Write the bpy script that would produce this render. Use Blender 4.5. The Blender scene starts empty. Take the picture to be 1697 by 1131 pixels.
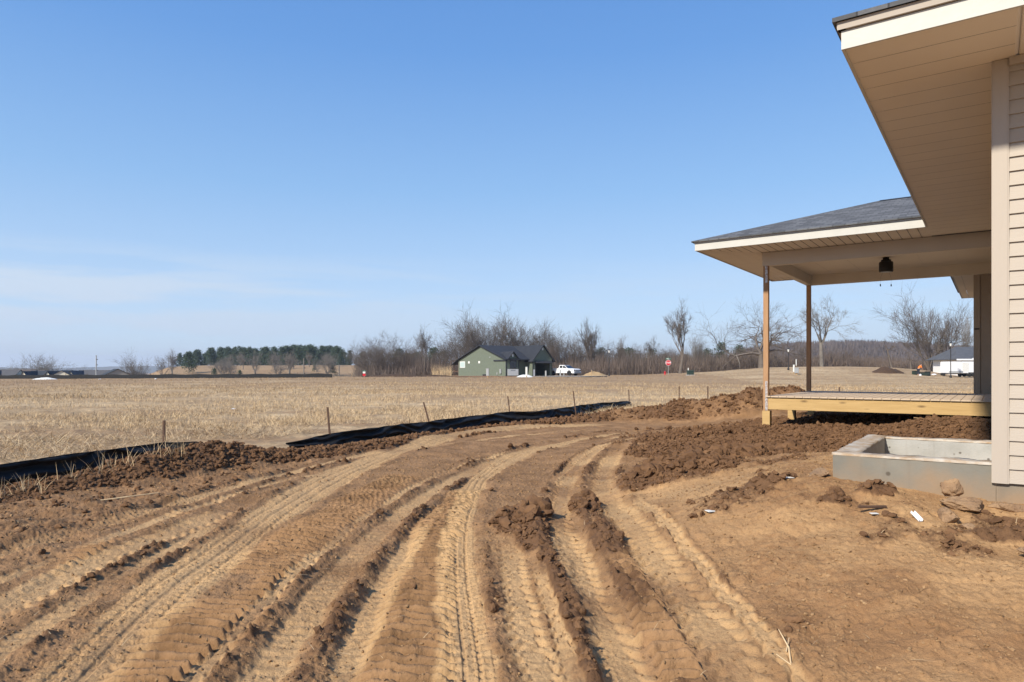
import bpy, bmesh, math, random
import numpy as np
from mathutils import Vector, Matrix
C = bpy.context.scene
R = math.radians

# ------------------------------------------------------------------ camera, sky, sun, exposure
cam_d = bpy.data.cameras.new('camera'); cam = bpy.data.objects.new('camera', cam_d)
C.collection.objects.link(cam); C.camera = cam
cam_d.sensor_width = 36; cam_d.lens = 24; cam_d.shift_y = 0.0286
cam_d.clip_start = 0.1; cam_d.clip_end = 9000
EYE = 1.5
cam.location = (0, 0, EYE); cam.rotation_euler = (R(90), 0, 0)
C.view_settings.view_transform = 'Standard'; C.view_settings.look = 'None'
C.view_settings.exposure = 0.88; C.view_settings.gamma = 1.0

SUN_EL, SUN_AZ = 36.0, 45.0          # light travels towards +Y turned SUN_AZ degrees to +X
sd = bpy.data.lights.new('sun', 'SUN'); so = bpy.data.objects.new('sun', sd)
C.collection.objects.link(so)
sd.energy = 3.5; sd.angle = R(3); sd.color = (1.0, 0.92, 0.79)
travel = Vector((math.sin(R(SUN_AZ))*math.cos(R(SUN_EL)), math.cos(R(SUN_AZ))*math.cos(R(SUN_EL)), -math.sin(R(SUN_EL))))
so.rotation_euler = travel.to_track_quat('-Z', 'Y').to_euler()

W = bpy.data.worlds.new('World'); C.world = W; W.use_nodes = True
nt = W.node_tree; nt.nodes.clear()
def N(t, kind, **kw):
    n = t.nodes.new(kind)
    for k, v in kw.items():
        if k in n.inputs: n.inputs[k].default_value = v
        else: setattr(n, k, v)
    return n
def L(t, a, ai, b, bi): t.links.new(a.outputs[ai], b.inputs[bi])
sky = N(nt, 'ShaderNodeTexSky', sky_type='NISHITA', sun_disc=False)
sky.sun_elevation = R(SUN_EL); sky.sun_rotation = R(180 + SUN_AZ)
sky.air_density = 1.0; sky.dust_density = 0.6; sky.ozone_density = 2.2; sky.altitude = 200
bg = N(nt, 'ShaderNodeBackground', Strength=0.115)
wo = N(nt, 'ShaderNodeOutputWorld')
geo = N(nt, 'ShaderNodeTexCoord')
sep = N(nt, 'ShaderNodeSeparateXYZ'); L(nt, geo, 'Generated', sep, 0)
mp = N(nt, 'ShaderNodeMapping'); mp.inputs['Scale'].default_value = (2.2, 2.2, 22.0); L(nt, geo, 'Generated', mp, 0)
cn = N(nt, 'ShaderNodeTexNoise', Scale=1.6, Detail=7.0, Roughness=0.55, Distortion=0.4); L(nt, mp, 0, cn, 'Vector')
cr = N(nt, 'ShaderNodeMapRange'); L(nt, cn, 0, cr, 'Value')
cr.inputs['From Min'].default_value = 0.42; cr.inputs['From Max'].default_value = 0.55
# clouds sit low, mostly to the left
zr = N(nt, 'ShaderNodeMapRange'); L(nt, sep, 'Z', zr, 'Value')
zr.inputs['From Min'].default_value = 0.165; zr.inputs['From Max'].default_value = 0.11
xr = N(nt, 'ShaderNodeMapRange'); L(nt, sep, 'X', xr, 'Value')
xr.inputs['From Min'].default_value = 0.0; xr.inputs['From Max'].default_value = -0.5
xr.inputs['To Min'].default_value = 0.3; xr.inputs['To Max'].default_value = 1.0
m1 = N(nt, 'ShaderNodeMath', operation='MULTIPLY'); L(nt, cr, 0, m1, 0); L(nt, zr, 0, m1, 1)
m2 = N(nt, 'ShaderNodeMath', operation='MULTIPLY'); L(nt, m1, 0, m2, 0); L(nt, xr, 0, m2, 1)
# pale milky air near the horizon, clear blue above
vr = N(nt, 'ShaderNodeValToRGB'); L(nt, sep, 'Z', vr, 0); e_ = vr.color_ramp.elements
e_[0].position = 0.0; e_[0].color = (.58, .73, .91, 1); e_[1].position = .62; e_[1].color = (.07, .235, .64, 1)
for p_, c_ in ((.10, (.46, .64, .89)), (.25, (.265, .49, .83)), (.42, (.135, .34, .75))):
    q_ = e_.new(p_); q_.color = (*c_, 1)
vs_ = N(nt, 'ShaderNodeVectorMath', operation='SCALE'); L(nt, vr, 0, vs_, 0); vs_.inputs['Scale'].default_value = 4.95
hm = N(nt, 'ShaderNodeMixRGB'); hm.inputs[0].default_value = .85; L(nt, sky, 0, hm, 1); L(nt, vs_, 0, hm, 2)
cm = N(nt, 'ShaderNodeMixRGB'); L(nt, m2, 0, cm, 0); L(nt, hm, 0, cm, 1); cm.inputs[2].default_value = (3.0, 3.6, 4.35, 1)
L(nt, cm, 0, bg, 'Color'); L(nt, bg, 0, wo, 0)

# ------------------------------------------------------------------ helpers
rng = np.random.default_rng(7); random.seed(7)
U = np.array([0.5767, 0.8170]); V = np.array([-0.8170, 0.5767])
PHI = math.atan2(0.8170, 0.5767)
def sm(a, b, x):
    t = np.clip((x-a)/(b-a), 0, 1); return t*t*(3-2*t)
def pix(px, Y):                      # bearing given as a column of the photograph, distance in metres
    return (px-848.5)/1131.3*Y

class MB:
    def __init__(s): s.v = []; s.f = []; s.mi = []
    def add(s, vs, fs):
        o = len(s.v); s.v += [tuple(p) for p in vs]; s.f += [tuple(i+o for i in f) for f in fs]; return s
    def box(s, x0, x1, y0, y1, z0, z1):
        vs = [(x, y, z) for z in (z0, z1) for y in (y0, y1) for x in (x0, x1)]
        return s.add(vs, [(0,2,3,1),(4,5,7,6),(0,1,5,4),(2,6,7,3),(0,4,6,2),(1,3,7,5)])
    def bbox(s, x0, x1, y0, y1, z0, z1, b=0.01):   # box with bevelled upright + horizontal edges
        bm = bmesh.new(); bmesh.ops.create_cube(bm, size=1)
        for v in bm.verts:
            v.co = ((x0+x1)/2+v.co.x*(x1-x0), (y0+y1)/2+v.co.y*(y1-y0), (z0+z1)/2+v.co.z*(z1-z0))
        bmesh.ops.bevel(bm, geom=bm.edges[:], offset=b, segments=2, affect='EDGES')
        bm.verts.index_update()
        s.add([v.co[:] for v in bm.verts], [[v.index for v in f.verts] for f in bm.faces]); bm.free(); return s
    def prism(s, poly, axis, a, b):  # poly: 2-D points in the two other axes; extruded along axis from a to b
        def P(p, t):
            q = list(p); q.insert(axis, t); return q
        n = len(poly)
        vs = [P(p, a) for p in poly] + [P(p, b) for p in poly]
        return s.add(vs, [tuple(range(n)), tuple(range(2*n-1, n-1, -1))] + [(i, i+n, (i+1) % n+n, (i+1) % n) for i in range(n)])
    def tube(s, pts, rad, n=8, cap=True):
        pts = [Vector(p) for p in pts]; rads = rad if hasattr(rad, '__len__') else [rad]*len(pts)
        o = []
        for i, p in enumerate(pts):
            d = (pts[min(i+1, len(pts)-1)]-pts[max(i-1, 0)]).normalized()
            a = d.orthogonal().normalized() if i == 0 else (a - d*a.dot(d)).normalized()
            b = d.cross(a)
            o += [p+(a*math.cos(2*math.pi*k/n)+b*math.sin(2*math.pi*k/n))*rads[i] for k in range(n)]
        fs = [(i*n+k, i*n+(k+1) % n, (i+1)*n+(k+1) % n, (i+1)*n+k) for i in range(len(pts)-1) for k in range(n)]
        if cap: fs += [tuple(range(n-1, -1, -1)), tuple((len(pts)-1)*n+k for k in range(n))]
        return s.add(o, fs)
    def lathe(s, prof, n=20, c=(0, 0, 0), axis=2):
        vs = []
        for r, h in prof:
            for k in range(n):
                a = 2*math.pi*k/n; q = [r*math.cos(a), r*math.sin(a)]; q.insert(axis, h)
                vs.append((q[0]+c[0], q[1]+c[1], q[2]+c[2]))
        fs = [(i*n+k, i*n+(k+1) % n, (i+1)*n+(k+1) % n, (i+1)*n+k) for i in range(len(prof)-1) for k in range(n)]
        fs += [tuple(range(n-1, -1, -1)), tuple((len(prof)-1)*n+k for k in range(n))]
        return s.add(vs, fs)
    def build(s, name, m, parent=None, smooth=False):
        me = bpy.data.meshes.new(name); me.from_pydata(s.v, [], s.f); me.validate()
        bm = bmesh.new(); bm.from_mesh(me); bmesh.ops.recalc_face_normals(bm, faces=bm.faces); bm.to_mesh(me); bm.free()
        return link(name, me, m, parent, smooth)
def link(name, me, m, parent=None, smooth=False):
    me.materials.append(m)
    if smooth: me.polygons.foreach_set('use_smooth', [True]*len(me.polygons))
    o = bpy.data.objects.new(name, me); C.collection.objects.link(o)
    if parent is not None: o.parent = parent
    return o
def npmesh(name, v, f, m, parent=None, smooth=False):
    me = bpy.data.meshes.new(name); k = f.shape[1]
    me.vertices.add(len(v)); me.vertices.foreach_set('co', np.ascontiguousarray(v, dtype=np.float32).ravel())
    me.loops.add(f.size); me.loops.foreach_set('vertex_index', np.ascontiguousarray(f, dtype=np.int32).ravel())
    me.polygons.add(len(f)); me.polygons.foreach_set('loop_start', np.arange(0, f.size, k, dtype=np.int32))
    me.polygons.foreach_set('loop_total', np.full(len(f), k, dtype=np.int32))
    me.polygons.foreach_set('use_smooth', np.full(len(f), smooth))
    me.update(calc_edges=True)
    return link(name, me, m, parent)
def tag(o, label=None, cat=None, group=None, kind=None):
    if label: o['label'] = label
    if cat: o['category'] = cat
    if group: o['group'] = group
    if kind: o['kind'] = kind
    return o
def empty(name, loc, rz=0, label=None, cat=None, group=None):
    o = bpy.data.objects.new(name, None); C.collection.objects.link(o)
    o.empty_display_size = 0.2; o.location = loc; o.rotation_euler = (0, 0, rz)
    return tag(o, label, cat, group)
def copy_tree(o, parent=None):
    c = o.copy(); C.collection.objects.link(c)
    if parent is not None: c.parent = parent
    for ch in [x for x in list(bpy.data.objects) if x.parent == o]: copy_tree(ch, c)
    return c

# ------------------------------------------------------------------ materials
def mat(name, col, rough=0.8, col2=None, scale=6.0, amt=1.0, bump=0.0, bscale=40.0, stretch=(1, 1, 1), metal=0.0, spec=0.3, detail=6.0):
    m = bpy.data.materials.new(name); m.use_nodes = True; t = m.node_tree
    b = t.nodes['Principled BSDF']; b.inputs['Roughness'].default_value = rough
    b.inputs['Metallic'].default_value = metal; b.inputs['Specular IOR Level'].default_value = spec
    b.inputs['Base Color'].default_value = (*col, 1)
    tc = N(t, 'ShaderNodeTexCoord'); ma = N(t, 'ShaderNodeMapping'); ma.inputs['Scale'].default_value = stretch
    L(t, tc, 'Object', ma, 0)
    if col2:
        n = N(t, 'ShaderNodeTexNoise', Scale=scale, Detail=detail, Roughness=0.6); L(t, ma, 0, n, 'Vector')
        r = N(t, 'ShaderNodeMapRange'); L(t, n, 0, r, 'Value')
        r.inputs['From Min'].default_value = 0.5-0.22/amt; r.inputs['From Max'].default_value = 0.5+0.22/amt
        x = N(t, 'ShaderNodeMixRGB'); L(t, r, 0, x, 0); x.inputs[1].default_value = (*col, 1); x.inputs[2].default_value = (*col2, 1)
        L(t, x, 0, b, 'Base Color')
    if bump:
        n2 = N(t, 'ShaderNodeTexNoise', Scale=bscale, Detail=5.0); L(t, ma, 0, n2, 'Vector')
        bp = N(t, 'ShaderNodeBump', Strength=bump, Distance=0.01); L(t, n2, 0, bp, 'Height'); L(t, bp, 0, b, 'Normal')
    return m
M = {}
M['siding'] = mat('vinyl_siding', (0.40, 0.35, 0.29), 0.55, (0.375, 0.325, 0.27), 3, 1, 0.15, 60, (1, 0.25, 3))
M['trim'] = mat('vinyl_trim', (0.42, 0.365, 0.305), 0.5, (0.39, 0.34, 0.285), 2, 1, 0.1, 50, (1, 1, 0.1))
M['soffit'] = mat('soffit_panel', (0.76, 0.69, 0.59), 0.6, (0.70, 0.63, 0.54), 1.2, 1.2, 0.05, 30)
M['beam'] = mat('aluminium_wrapped_beam', (0.60, 0.53, 0.44), 0.5, (0.56, 0.49, 0.41), 2, 1, 0.1, 50, (1, 1, 0.1))
M['fascia'] = mat('white_fascia', (0.52, 0.505, 0.46), 0.5, (0.48, 0.465, 0.42), 4, 1, 0.1, 30)
M['brownsiding'] = mat('brown_siding', (0.36, 0.295, 0.235), 0.6, (0.32, 0.26, 0.205), 3)
M['drip'] = mat('dark_drip_edge', (0.03, 0.03, 0.033), 0.6)
M['post'] = mat('cedar_post', (0.42, 0.25, 0.135), 0.75, (0.32, 0.18, 0.09), 9, 1, 0.2, 60, (6, 6, 0.5))
M['yellow'] = mat('treated_pine', (0.50, 0.34, 0.15), 0.75, (0.40, 0.26, 0.105), 5, 1, 0.2, 60, (3, 0.5, 8))
M['steel'] = mat('galvanised_steel', (0.6, 0.6, 0.6), 0.4, (0.25, 0.16, 0.12), 30, 1.5, 0, 1, metal=0.4)
M['concrete'] = mat('bare_concrete', (0.42, 0.42, 0.40), 0.85, (0.30, 0.30, 0.28), 3.5, 1, 0.3, 50)
M['rim'] = mat('dirty_concrete_rim', (0.46, 0.42, 0.36), 0.9, (0.34, 0.24, 0.15), 8, 1.6, 0.4, 50)
M['black'] = mat('black_metal', (0.015, 0.014, 0.013), 0.45)
M['fabric'] = mat('black_silt_fabric', (0.010, 0.0095, 0.009), 0.6, (0.018, 0.017, 0.016), 5, 1, 0.25, 25, spec=0.22)
M['stake'] = mat('weathered_stake', (0.13, 0.075, 0.05), 0.9, (0.08, 0.05, 0.035), 20)
M['darkroof'] = mat('dark_shingles', (0.020, 0.023, 0.030), 0.9, (0.035, 0.038, 0.046), 1.5, 1, 0.3, 20)
M['glass'] = mat('window_glass', (0.02, 0.025, 0.03), 0.08, spec=0.8)
M['white'] = mat('white_paint', (0.78, 0.78, 0.78), 0.35, spec=0.5)
M['offwhite'] = mat('white_board', (0.70, 0.70, 0.67), 0.7, (0.62, 0.62, 0.58), 6)
M['rubber'] = mat('tyre_rubber', (0.02, 0.02, 0.02), 0.9)
M['red'] = mat('red_paint', (0.50, 0.02, 0.03), 0.45)
M['darkpole'] = mat('dark_pole', (0.03, 0.03, 0.032), 0.6)
M['greymetal'] = mat('grey_metal', (0.35, 0.36, 0.36), 0.5)
M['greenbox'] = mat('dark_green_cabinet', (0.03, 0.05, 0.04), 0.6)
M['bark'] = mat('bark', (0.15, 0.125, 0.105), 0.95, (0.10, 0.082, 0.068), 3)
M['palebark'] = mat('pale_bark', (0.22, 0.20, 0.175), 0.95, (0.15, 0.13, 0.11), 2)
M['redbark'] = mat('reddish_twigs', (0.165, 0.125, 0.10), 0.95, (0.10, 0.078, 0.064), 0.15, 1.6)
M['pine'] = mat('pine_needles', (0.040, 0.066, 0.044), 0.9, (0.070, 0.100, 0.062), .5, 1.4)
M['greenwall'] = mat('green_siding', (0.145, 0.17, 0.13), 0.8, (0.13, 0.152, 0.117), 2)
M['wood'] = mat('raw_lumber', (0.48, 0.33, 0.18), 0.85, (0.36, 0.23, 0.12), 8, 1, 0.2, 50, (1, 6, 6))
M['orange'] = mat('orange_shirt', (0.85, 0.20, 0.03), 0.8)
M['skin'] = mat('skin', (0.45, 0.25, 0.17), 0.6)
M['jeans'] = mat('dark_trousers', (0.03, 0.035, 0.05), 0.9)
M['darkdirt'] = mat('dark_soil', (0.085, 0.05, 0.03), 0.95, (0.05, 0.03, 0.018), 4, 1, 0.6, 8)
M['gravel'] = mat('pale_gravel', (0.36, 0.33, 0.29), 0.95, (0.26, 0.23, 0.19), 3, 1, 0.5, 12)
def lapmat(name, c1, c2, pitch, depth=0.6):            # fine horizontal courses for walls too far away to model each board
    m = mat(name, c1, 0.8, c2, 2); t = m.node_tree; b = t.nodes['Principled BSDF']
    tc = N(t, 'ShaderNodeTexCoord'); s = N(t, 'ShaderNodeSeparateXYZ'); L(t, tc, 'Object', s, 0)
    d = N(t, 'ShaderNodeMath', operation='DIVIDE'); L(t, s, 2, d, 0); d.inputs[1].default_value = pitch
    fr = N(t, 'ShaderNodeMath', operation='FRACT'); L(t, d, 0, fr, 0)
    bp = N(t, 'ShaderNodeBump', Strength=depth, Distance=0.02); L(t, fr, 0, bp, 'Height'); L(t, bp, 0, b, 'Normal'); return m
M['greenlap'] = lapmat('green_lap_siding', (0.145, 0.17, 0.13), (0.125, 0.148, 0.112), 0.2)

def shingles(name, along, course):
    m = bpy.data.materials.new(name); m.use_nodes = True; t = m.node_tree; b = t.nodes['Principled BSDF']
    b.inputs['Roughness'].default_value = 0.95
    tc = N(t, 'ShaderNodeTexCoord'); s = N(t, 'ShaderNodeSeparateXYZ'); L(t, tc, 'Object', s, 0)
    c = N(t, 'ShaderNodeCombineXYZ'); L(t, s, along, c, 0); L(t, s, course, c, 1)
    br = N(t, 'ShaderNodeTexBrick', Scale=1.0); L(t, c, 0, br, 'Vector')
    br.inputs['Brick Width'].default_value = 0.19; br.inputs['Row Height'].default_value = 0.135
    br.inputs['Mortar Size'].default_value = 0.006; br.inputs['Bias'].default_value = -0.1
    br.inputs['Color1'].default_value = (0.055, 0.058, 0.064, 1); br.inputs['Color2'].default_value = (0.16, 0.165, 0.175, 1)
    br.inputs['Mortar'].default_value = (0.02, 0.02, 0.022, 1)
    n = N(t, 'ShaderNodeTexNoise', Scale=70.0, Detail=4.0); L(t, tc, 'Object', n, 'Vector')
    mx = N(t, 'ShaderNodeMixRGB', blend_type='MULTIPLY'); mx.inputs[0].default_value = 0.6
    L(t, br, 0, mx, 1); L(t, n, 0, mx, 2)
    g = N(t, 'ShaderNodeMixRGB', blend_type='ADD'); g.inputs[0].default_value = 0.03; L(t, mx, 0, g, 1); g.inputs[2].default_value = (1, 1, 1, 1)
    L(t, g, 0, b, 'Base Color')
    bp = N(t, 'ShaderNodeBump', Strength=0.6, Distance=0.01); L(t, br, 'Fac', bp, 'Height'); bp.invert = True; L(t, bp, 0, b, 'Normal')
    return m
M['shA'] = shingles('shingles_front', 1, 0); M['shB'] = shingles('shingles_side', 0, 1)

def pits(m, sc=9.0):
    t = m.node_tree; b = t.nodes['Principled BSDF']; src = b.inputs['Base Color'].links[0].from_socket
    tc = N(t, 'ShaderNodeTexCoord'); vo = N(t, 'ShaderNodeTexVoronoi', Scale=sc); L(t, tc, 'Object', vo, 'Vector')
    r = N(t, 'ShaderNodeMapRange'); L(t, vo, 'Distance', r, 'Value'); r.inputs['From Min'].default_value = .13; r.inputs['From Max'].default_value = .07
    r.inputs['To Max'].default_value = .75; x = N(t, 'ShaderNodeMixRGB'); L(t, r, 0, x, 0); t.links.new(src, x.inputs[1]); x.inputs[2].default_value = (.07, .055, .04, 1)
    ma = N(t, 'ShaderNodeMapping'); ma.inputs['Scale'].default_value = (9, 9, .6); L(t, tc, 'Object', ma, 0); n = N(t, 'ShaderNodeTexNoise', Scale=1.0, Detail=4.0); L(t, ma, 0, n, 'Vector')
    r2 = N(t, 'ShaderNodeMapRange'); L(t, n, 0, r2, 'Value'); r2.inputs['From Min'].default_value = .58; r2.inputs['From Max'].default_value = .75; r2.inputs['To Max'].default_value = .35
    y = N(t, 'ShaderNodeMixRGB'); L(t, r2, 0, y, 0); L(t, x, 0, y, 1); y.inputs[2].default_value = (.16, .12, .085, 1); L(t, y, 0, b, 'Base Color')
pits(M['concrete'])
# concrete coated grey on the outside of foundations, splashed with soil low down
def coated():
    m = mat('coated_foundation', (0.165, 0.155, 0.13), 0.95, (0.22, 0.205, 0.17), 2.5, 1, 0.15, 40)
    t = m.node_tree; b = t.nodes['Principled BSDF']; src = b.inputs['Base Color'].links[0].from_node
    tc = N(t, 'ShaderNodeTexCoord'); s = N(t, 'ShaderNodeSeparateXYZ'); L(t, tc, 'Object', s, 0)
    n = N(t, 'ShaderNodeTexNoise', Scale=4.0, Detail=6.0); L(t, tc, 'Object', n, 'Vector')
    a = N(t, 'ShaderNodeMath', operation='MULTIPLY_ADD'); L(t, n, 0, a, 0); a.inputs[1].default_value = -0.5; L(t, s, 2, a, 2)
    r = N(t, 'ShaderNodeMapRange'); L(t, a, 0, r, 'Value')
    r.inputs['From Min'].default_value = 0.02; r.inputs['From Max'].default_value = -0.22
    x = N(t, 'ShaderNodeMixRGB'); L(t, r, 0, x, 0); L(t, src, 0, x, 1); x.inputs[2].default_value = (0.27, 0.19, 0.12, 1)
    L(t, x, 0, b, 'Base Color'); return m
M['coated'] = coated(); pits(M['coated'], 6.0)

# pine board with knots
def knotty():
    m = M['yellow'].copy(); m.name = 'knotty_pine'; t = m.node_tree; b = t.nodes['Principled BSDF']; src = b.inputs['Base Color'].links[0].from_node
    tc = N(t, 'ShaderNodeTexCoord'); ma = N(t, 'ShaderNodeMapping'); ma.inputs['Scale'].default_value = (1, 1.9, 5.5); ma.inputs['Rotation'].default_value = (0.35, 0, 0)
    L(t, tc, 'Object', ma, 0)
    vo = N(t, 'ShaderNodeTexVoronoi', Scale=1.0); L(t, ma, 0, vo, 'Vector')
    r = N(t, 'ShaderNodeMapRange'); L(t, vo, 'Distance', r, 'Value')
    r.inputs['From Min'].default_value = 0.17; r.inputs['From Max'].default_value = 0.07; r.inputs['To Max'].default_value = 0.8
    x = N(t, 'ShaderNodeMixRGB'); L(t, r, 0, x, 0); L(t, src, 0, x, 1); x.inputs[2].default_value = (0.10, 0.055, 0.025, 1)
    L(t, x, 0, b, 'Base Color'); return m
M['knotty'] = knotty()

# ------------------------------------------------------------------ noise
def _h(ix, iy, s):
    n = (ix.astype(np.int64)*374761393 + iy.astype(np.int64)*668265263 + s*982451653) & 0xffffffff
    n = ((n ^ (n >> 13))*1274126177) & 0xffffffff
    n = ((n ^ (n >> 16))*2246822519) & 0xffffffff
    return ((n ^ (n >> 15)) & 0xffffff)/16777215.0
def vn(x, y, s=0):
    ix = np.floor(x); iy = np.floor(y); fx = x-ix; fy = y-iy
    fx = fx*fx*(3-2*fx); fy = fy*fy*(3-2*fy)
    a = _h(ix, iy, s); b = _h(ix+1, iy, s); c = _h(ix, iy+1, s); d = _h(ix+1, iy+1, s)
    return (a*(1-fx)+b*fx)*(1-fy)+(c*(1-fx)+d*fx)*fy
def fbm(x, y, o=4, s=0, g=0.5):
    r = 0; a = 1; t = 0
    for i in range(o):
        r = r+a*(vn(x, y, s+i*17)*2-1); t += a; a *= g
        x, y = x*1.9+y*0.6+3.1, y*1.9-x*0.6+1.7
    return r/t
def worley(x, y, s=0):
    ix = np.floor(x); iy = np.floor(y); f1 = np.full(x.shape, 9.0); f2 = f1.copy(); hid = np.zeros(x.shape)
    for dx in (-1, 0, 1):
        for dy in (-1, 0, 1):
            cx = ix+dx; cy = iy+dy
            d = np.hypot(cx+0.15+0.7*_h(cx, cy, s)-x, cy+0.15+0.7*_h(cx, cy, s+5)-y); n = d < f1
            f2 = np.where(n, f1, np.minimum(f2, d)); hid = np.where(n, _h(cx, cy, s+9), hid); f1 = np.where(n, d, f1)
    return f1, f2, hid

# ------------------------------------------------------------------ the ground
# wheel and track ruts: centre line (x, y), half width, depth, berm height, tread
RUTS = [
 ([(-2.0,1.5),(-2.06,3.11),(-2.18,3.64),(-2.34,4.57),(-2.46,6.19),(-2.54,7.78),(-2.5,9.92),(-2.2,12.3),(-1.45,15.4),(0.3,17.7),(2.9,19.1)], .27, .035, .035, 'road'),
 ([(-1.2,1.5),(-1.23,3.11),(-1.27,3.8),(-1.31,5.13),(-1.23,6.68),(-.89,9.27),(-.19,11.87),(.78,14.2),(2.3,16.4),(4.6,17.8)], .115, .075, .06, 'plain'),
 ([(-.75,1.5),(-.79,3.11),(-.88,4.08),(-.90,5.55),(-.80,7.35),(-.46,9.92),(.3,12.5),(1.5,15.0),(3.3,16.8),(5.4,17.4)], .10, .065, .06, 'plain'),
 ([(-.15,1.5),(-.2,3.11),(-.29,3.89),(-.42,5.05),(-.52,6.38),(-.53,7.86),(-.43,9.92),(.13,12.3),(1.44,14.9),(3.2,16.9)], .15, .035, .035, 'road'),
 ([(.55,1.5),(.56,3.11),(.52,3.8),(.47,4.9),(.42,6.15),(.59,8.24),(.95,10.54),(1.7,13.0),(3.0,15.2),(4.6,16.4),(6.4,16.9)], .13, .07, .08, 'lug'),
 ([(1.0,1.5),(1.08,3.11),(1.03,4.18),(1.0,5.37),(1.02,6.9),(1.16,9.12),(1.62,11.3),(2.6,13.7),(4.0,15.2),(5.8,16.0)], .14, .07, .075, 'lug'),
 ([(-4.6,3.5),(-4.36,4.7),(-4.23,5.64),(-4.11,6.38),(-3.87,7.19),(-3.67,8.32),(-3.4,9.64),(-3.0,11.02),(-2.3,13)], .13, .05, .05, 'road'),
 ([(-3.1,2),(-3.17,3.42),(-3.26,4.34),(-3.32,5.37),(-3.17,6.43),(-3.0,8.0)], .16, .045, .07, 'lug'),
 ([(-2.62,1.5),(-2.63,3.0),(-2.8,4.03),(-2.9,5.37),(-2.92,7.19)], .07, .03, .07, 'plain'),
 ([(.2,1.5),(.16,3.2),(.05,4.2),(0.0,5.2),(-.02,5.9)], .09, .03, .05, 'lug'),
 ([(-1.72,2.2),(-1.78,3.4),(-1.86,4.5),(-1.9,6.0),(-1.78,8.0),(-1.4,10.2)], .24, .02, .0, 'bar'),
 ([(-.48,2.0),(-.52,3.3),(-.62,4.5),(-.70,6.0),(-.66,7.6),(-.45,9.0)], .20, .02, .0, 'bar'),
 ([(-1.52,1.8),(-1.56,3.4),(-1.62,5),(-1.5,7.5),(-.95,10.5),(.1,13.0)], .055, .03, .03, 'lug'),
 ([(-3.55,2.6),(-3.72,4.6),(-3.62,6.6),(-3.25,8.8),(-2.8,10.4)], .06, .03, .04, 'lug'),
 ([(-4.9,4.6),(-4.75,6.0),(-4.5,7.4),(-4.1,8.8)], .07, .03, .03, 'lug'),
 ([(-2.9,9.6),(-2.25,12.2),(-.7,15.0),(1.5,17.0),(4.2,18.0)], .085, .03, .03, 'plain'),
 ([(.55,9.2),(1.2,12.0),(2.3,14.2),(3.9,15.9)], .08, .03, .04, 'lug'),
 ([(-.15,10.6),(.55,12.9),(1.9,14.9),(4.1,16.7)], .08, .03, .03, 'plain'),
 ([(.30,2.0),(.30,3.2),(.22,4.4),(.16,5.5)], .05, .025, .03, 'lug'),
 ([(1.32,1.6),(1.30,3.0),(1.24,4.4),(1.22,6.0),(1.3,7.4)], .05, .025, .03, 'lug'),
 ([(.80,1.8),(.80,3.2),(.77,4.4),(.76,5.4)], .10, .02, .0, 'bar'),
 ([(-2.95,2.6),(-3.5,4.4),(-3.65,6.0),(-3.4,7.6)], .14, .02, .0, 'bar'),
]
def smooth_path(p, k=3):
    p = np.array(p, float)
    for _ in range(2):
        q = [p[0]]
        for a, b in zip(p[:-1], p[1:]): q += [a*.75+b*.25, a*.25+b*.75]
        q.append(p[-1]); p = np.array(q)
    return p
def path_dist(X, Y, P):
    best = np.full(X.shape, 1e9); sg = np.zeros(X.shape); ss = np.zeros(X.shape); acc = 0
    for a, b in zip(P[:-1], P[1:]):
        d = b-a; ln = math.hypot(*d); d = d/ln
        t = (X-a[0])*d[0]+(Y-a[1])*d[1]; tc = np.clip(t, 0, ln)
        ex = X-a[0]-tc*d[0]; ey = Y-a[1]-tc*d[1]; dd = ex*ex+ey*ey; n = dd < best
        best = np.where(n, dd, best); ss = np.where(n, acc+tc, ss); sg = np.where(n, ex*d[1]-ey*d[0], sg); acc += ln
    return np.sqrt(best), ss, sg
# heaps: x, y, rx, ry, height
HEAPS = [(2.0,8.15,.80,.85,.33),(2.75,8.9,.8,.7,.20),(3.4,9.8,.9,.8,.16),(.14,6.5,.34,.55,.13),(.75,7.05,.20,.5,.10),(.74,5.4,.12,.6,.05),(.20,5.75,.17,.45,.06),(.31,4.9,.13,.5,.06),(.37,4.0,.10,.5,.05),(.36,3.2,.09,.4,.04),(2.35,5.0,.12,.07,.05),(2.72,5.1,.16,.08,.06),(3.25,4.4,.30,.12,.06),(3.7,4.15,.3,.12,.05),(2.1,5.6,.16,.10,.05),
         (2.9,11.2,1.0,.7,.12),(4.4,10.8,.9,.6,.14),(3.3,12.6,1.2,.6,.14)]
BERM = [((-8.5,4.6),-.16,.7),((-7.2,6.6),-.18,.7),((-6.4,7.9),-.12,.7),((-5.6,9.0),.10,.7),((-5.05,9.9),.33,.75),((-4.6,10.6),.36,.7),((-3.95,11.4),.13,.6),((-3.1,12.6),.05,.5),((-1.9,14.8),.08,.55),((-.3,17.2),.08,.5),((1.2,19.2),.12,.6),
        ((2.6,20.2),.25,.8),((4.0,20.4),.40,.9),((5.3,20.0),.62,1.0),((6.5,19.4),.80,1.1),((7.7,19.6),.75,1.1),((9.0,20.2),.35,1.0),((11,20.6),.12,1.0)]
GX = [-16,-12,-10,-8,-6.85,-6.0,-4.35,-2.3,-.3,1.8,3.2,5,7,9,12,60]
GY = [-20,-8,-1,5,8.7,11.6,13.0,16.6,19.8,22.0,22.8,22.3,21.6,21.4,21.6,21.6]
FT = (np.array([-2500,0,400,700,960,1060,1140,1200,1260,1330,1400,1480,1528,1565,1600,4000])-848.5)/1131.3
FZ = np.array([.08,.08,.25,.40,.38,.55,.98,1.40,1.92,2.12,2.16,1.95,1.55,.85,.50,.5])
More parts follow.
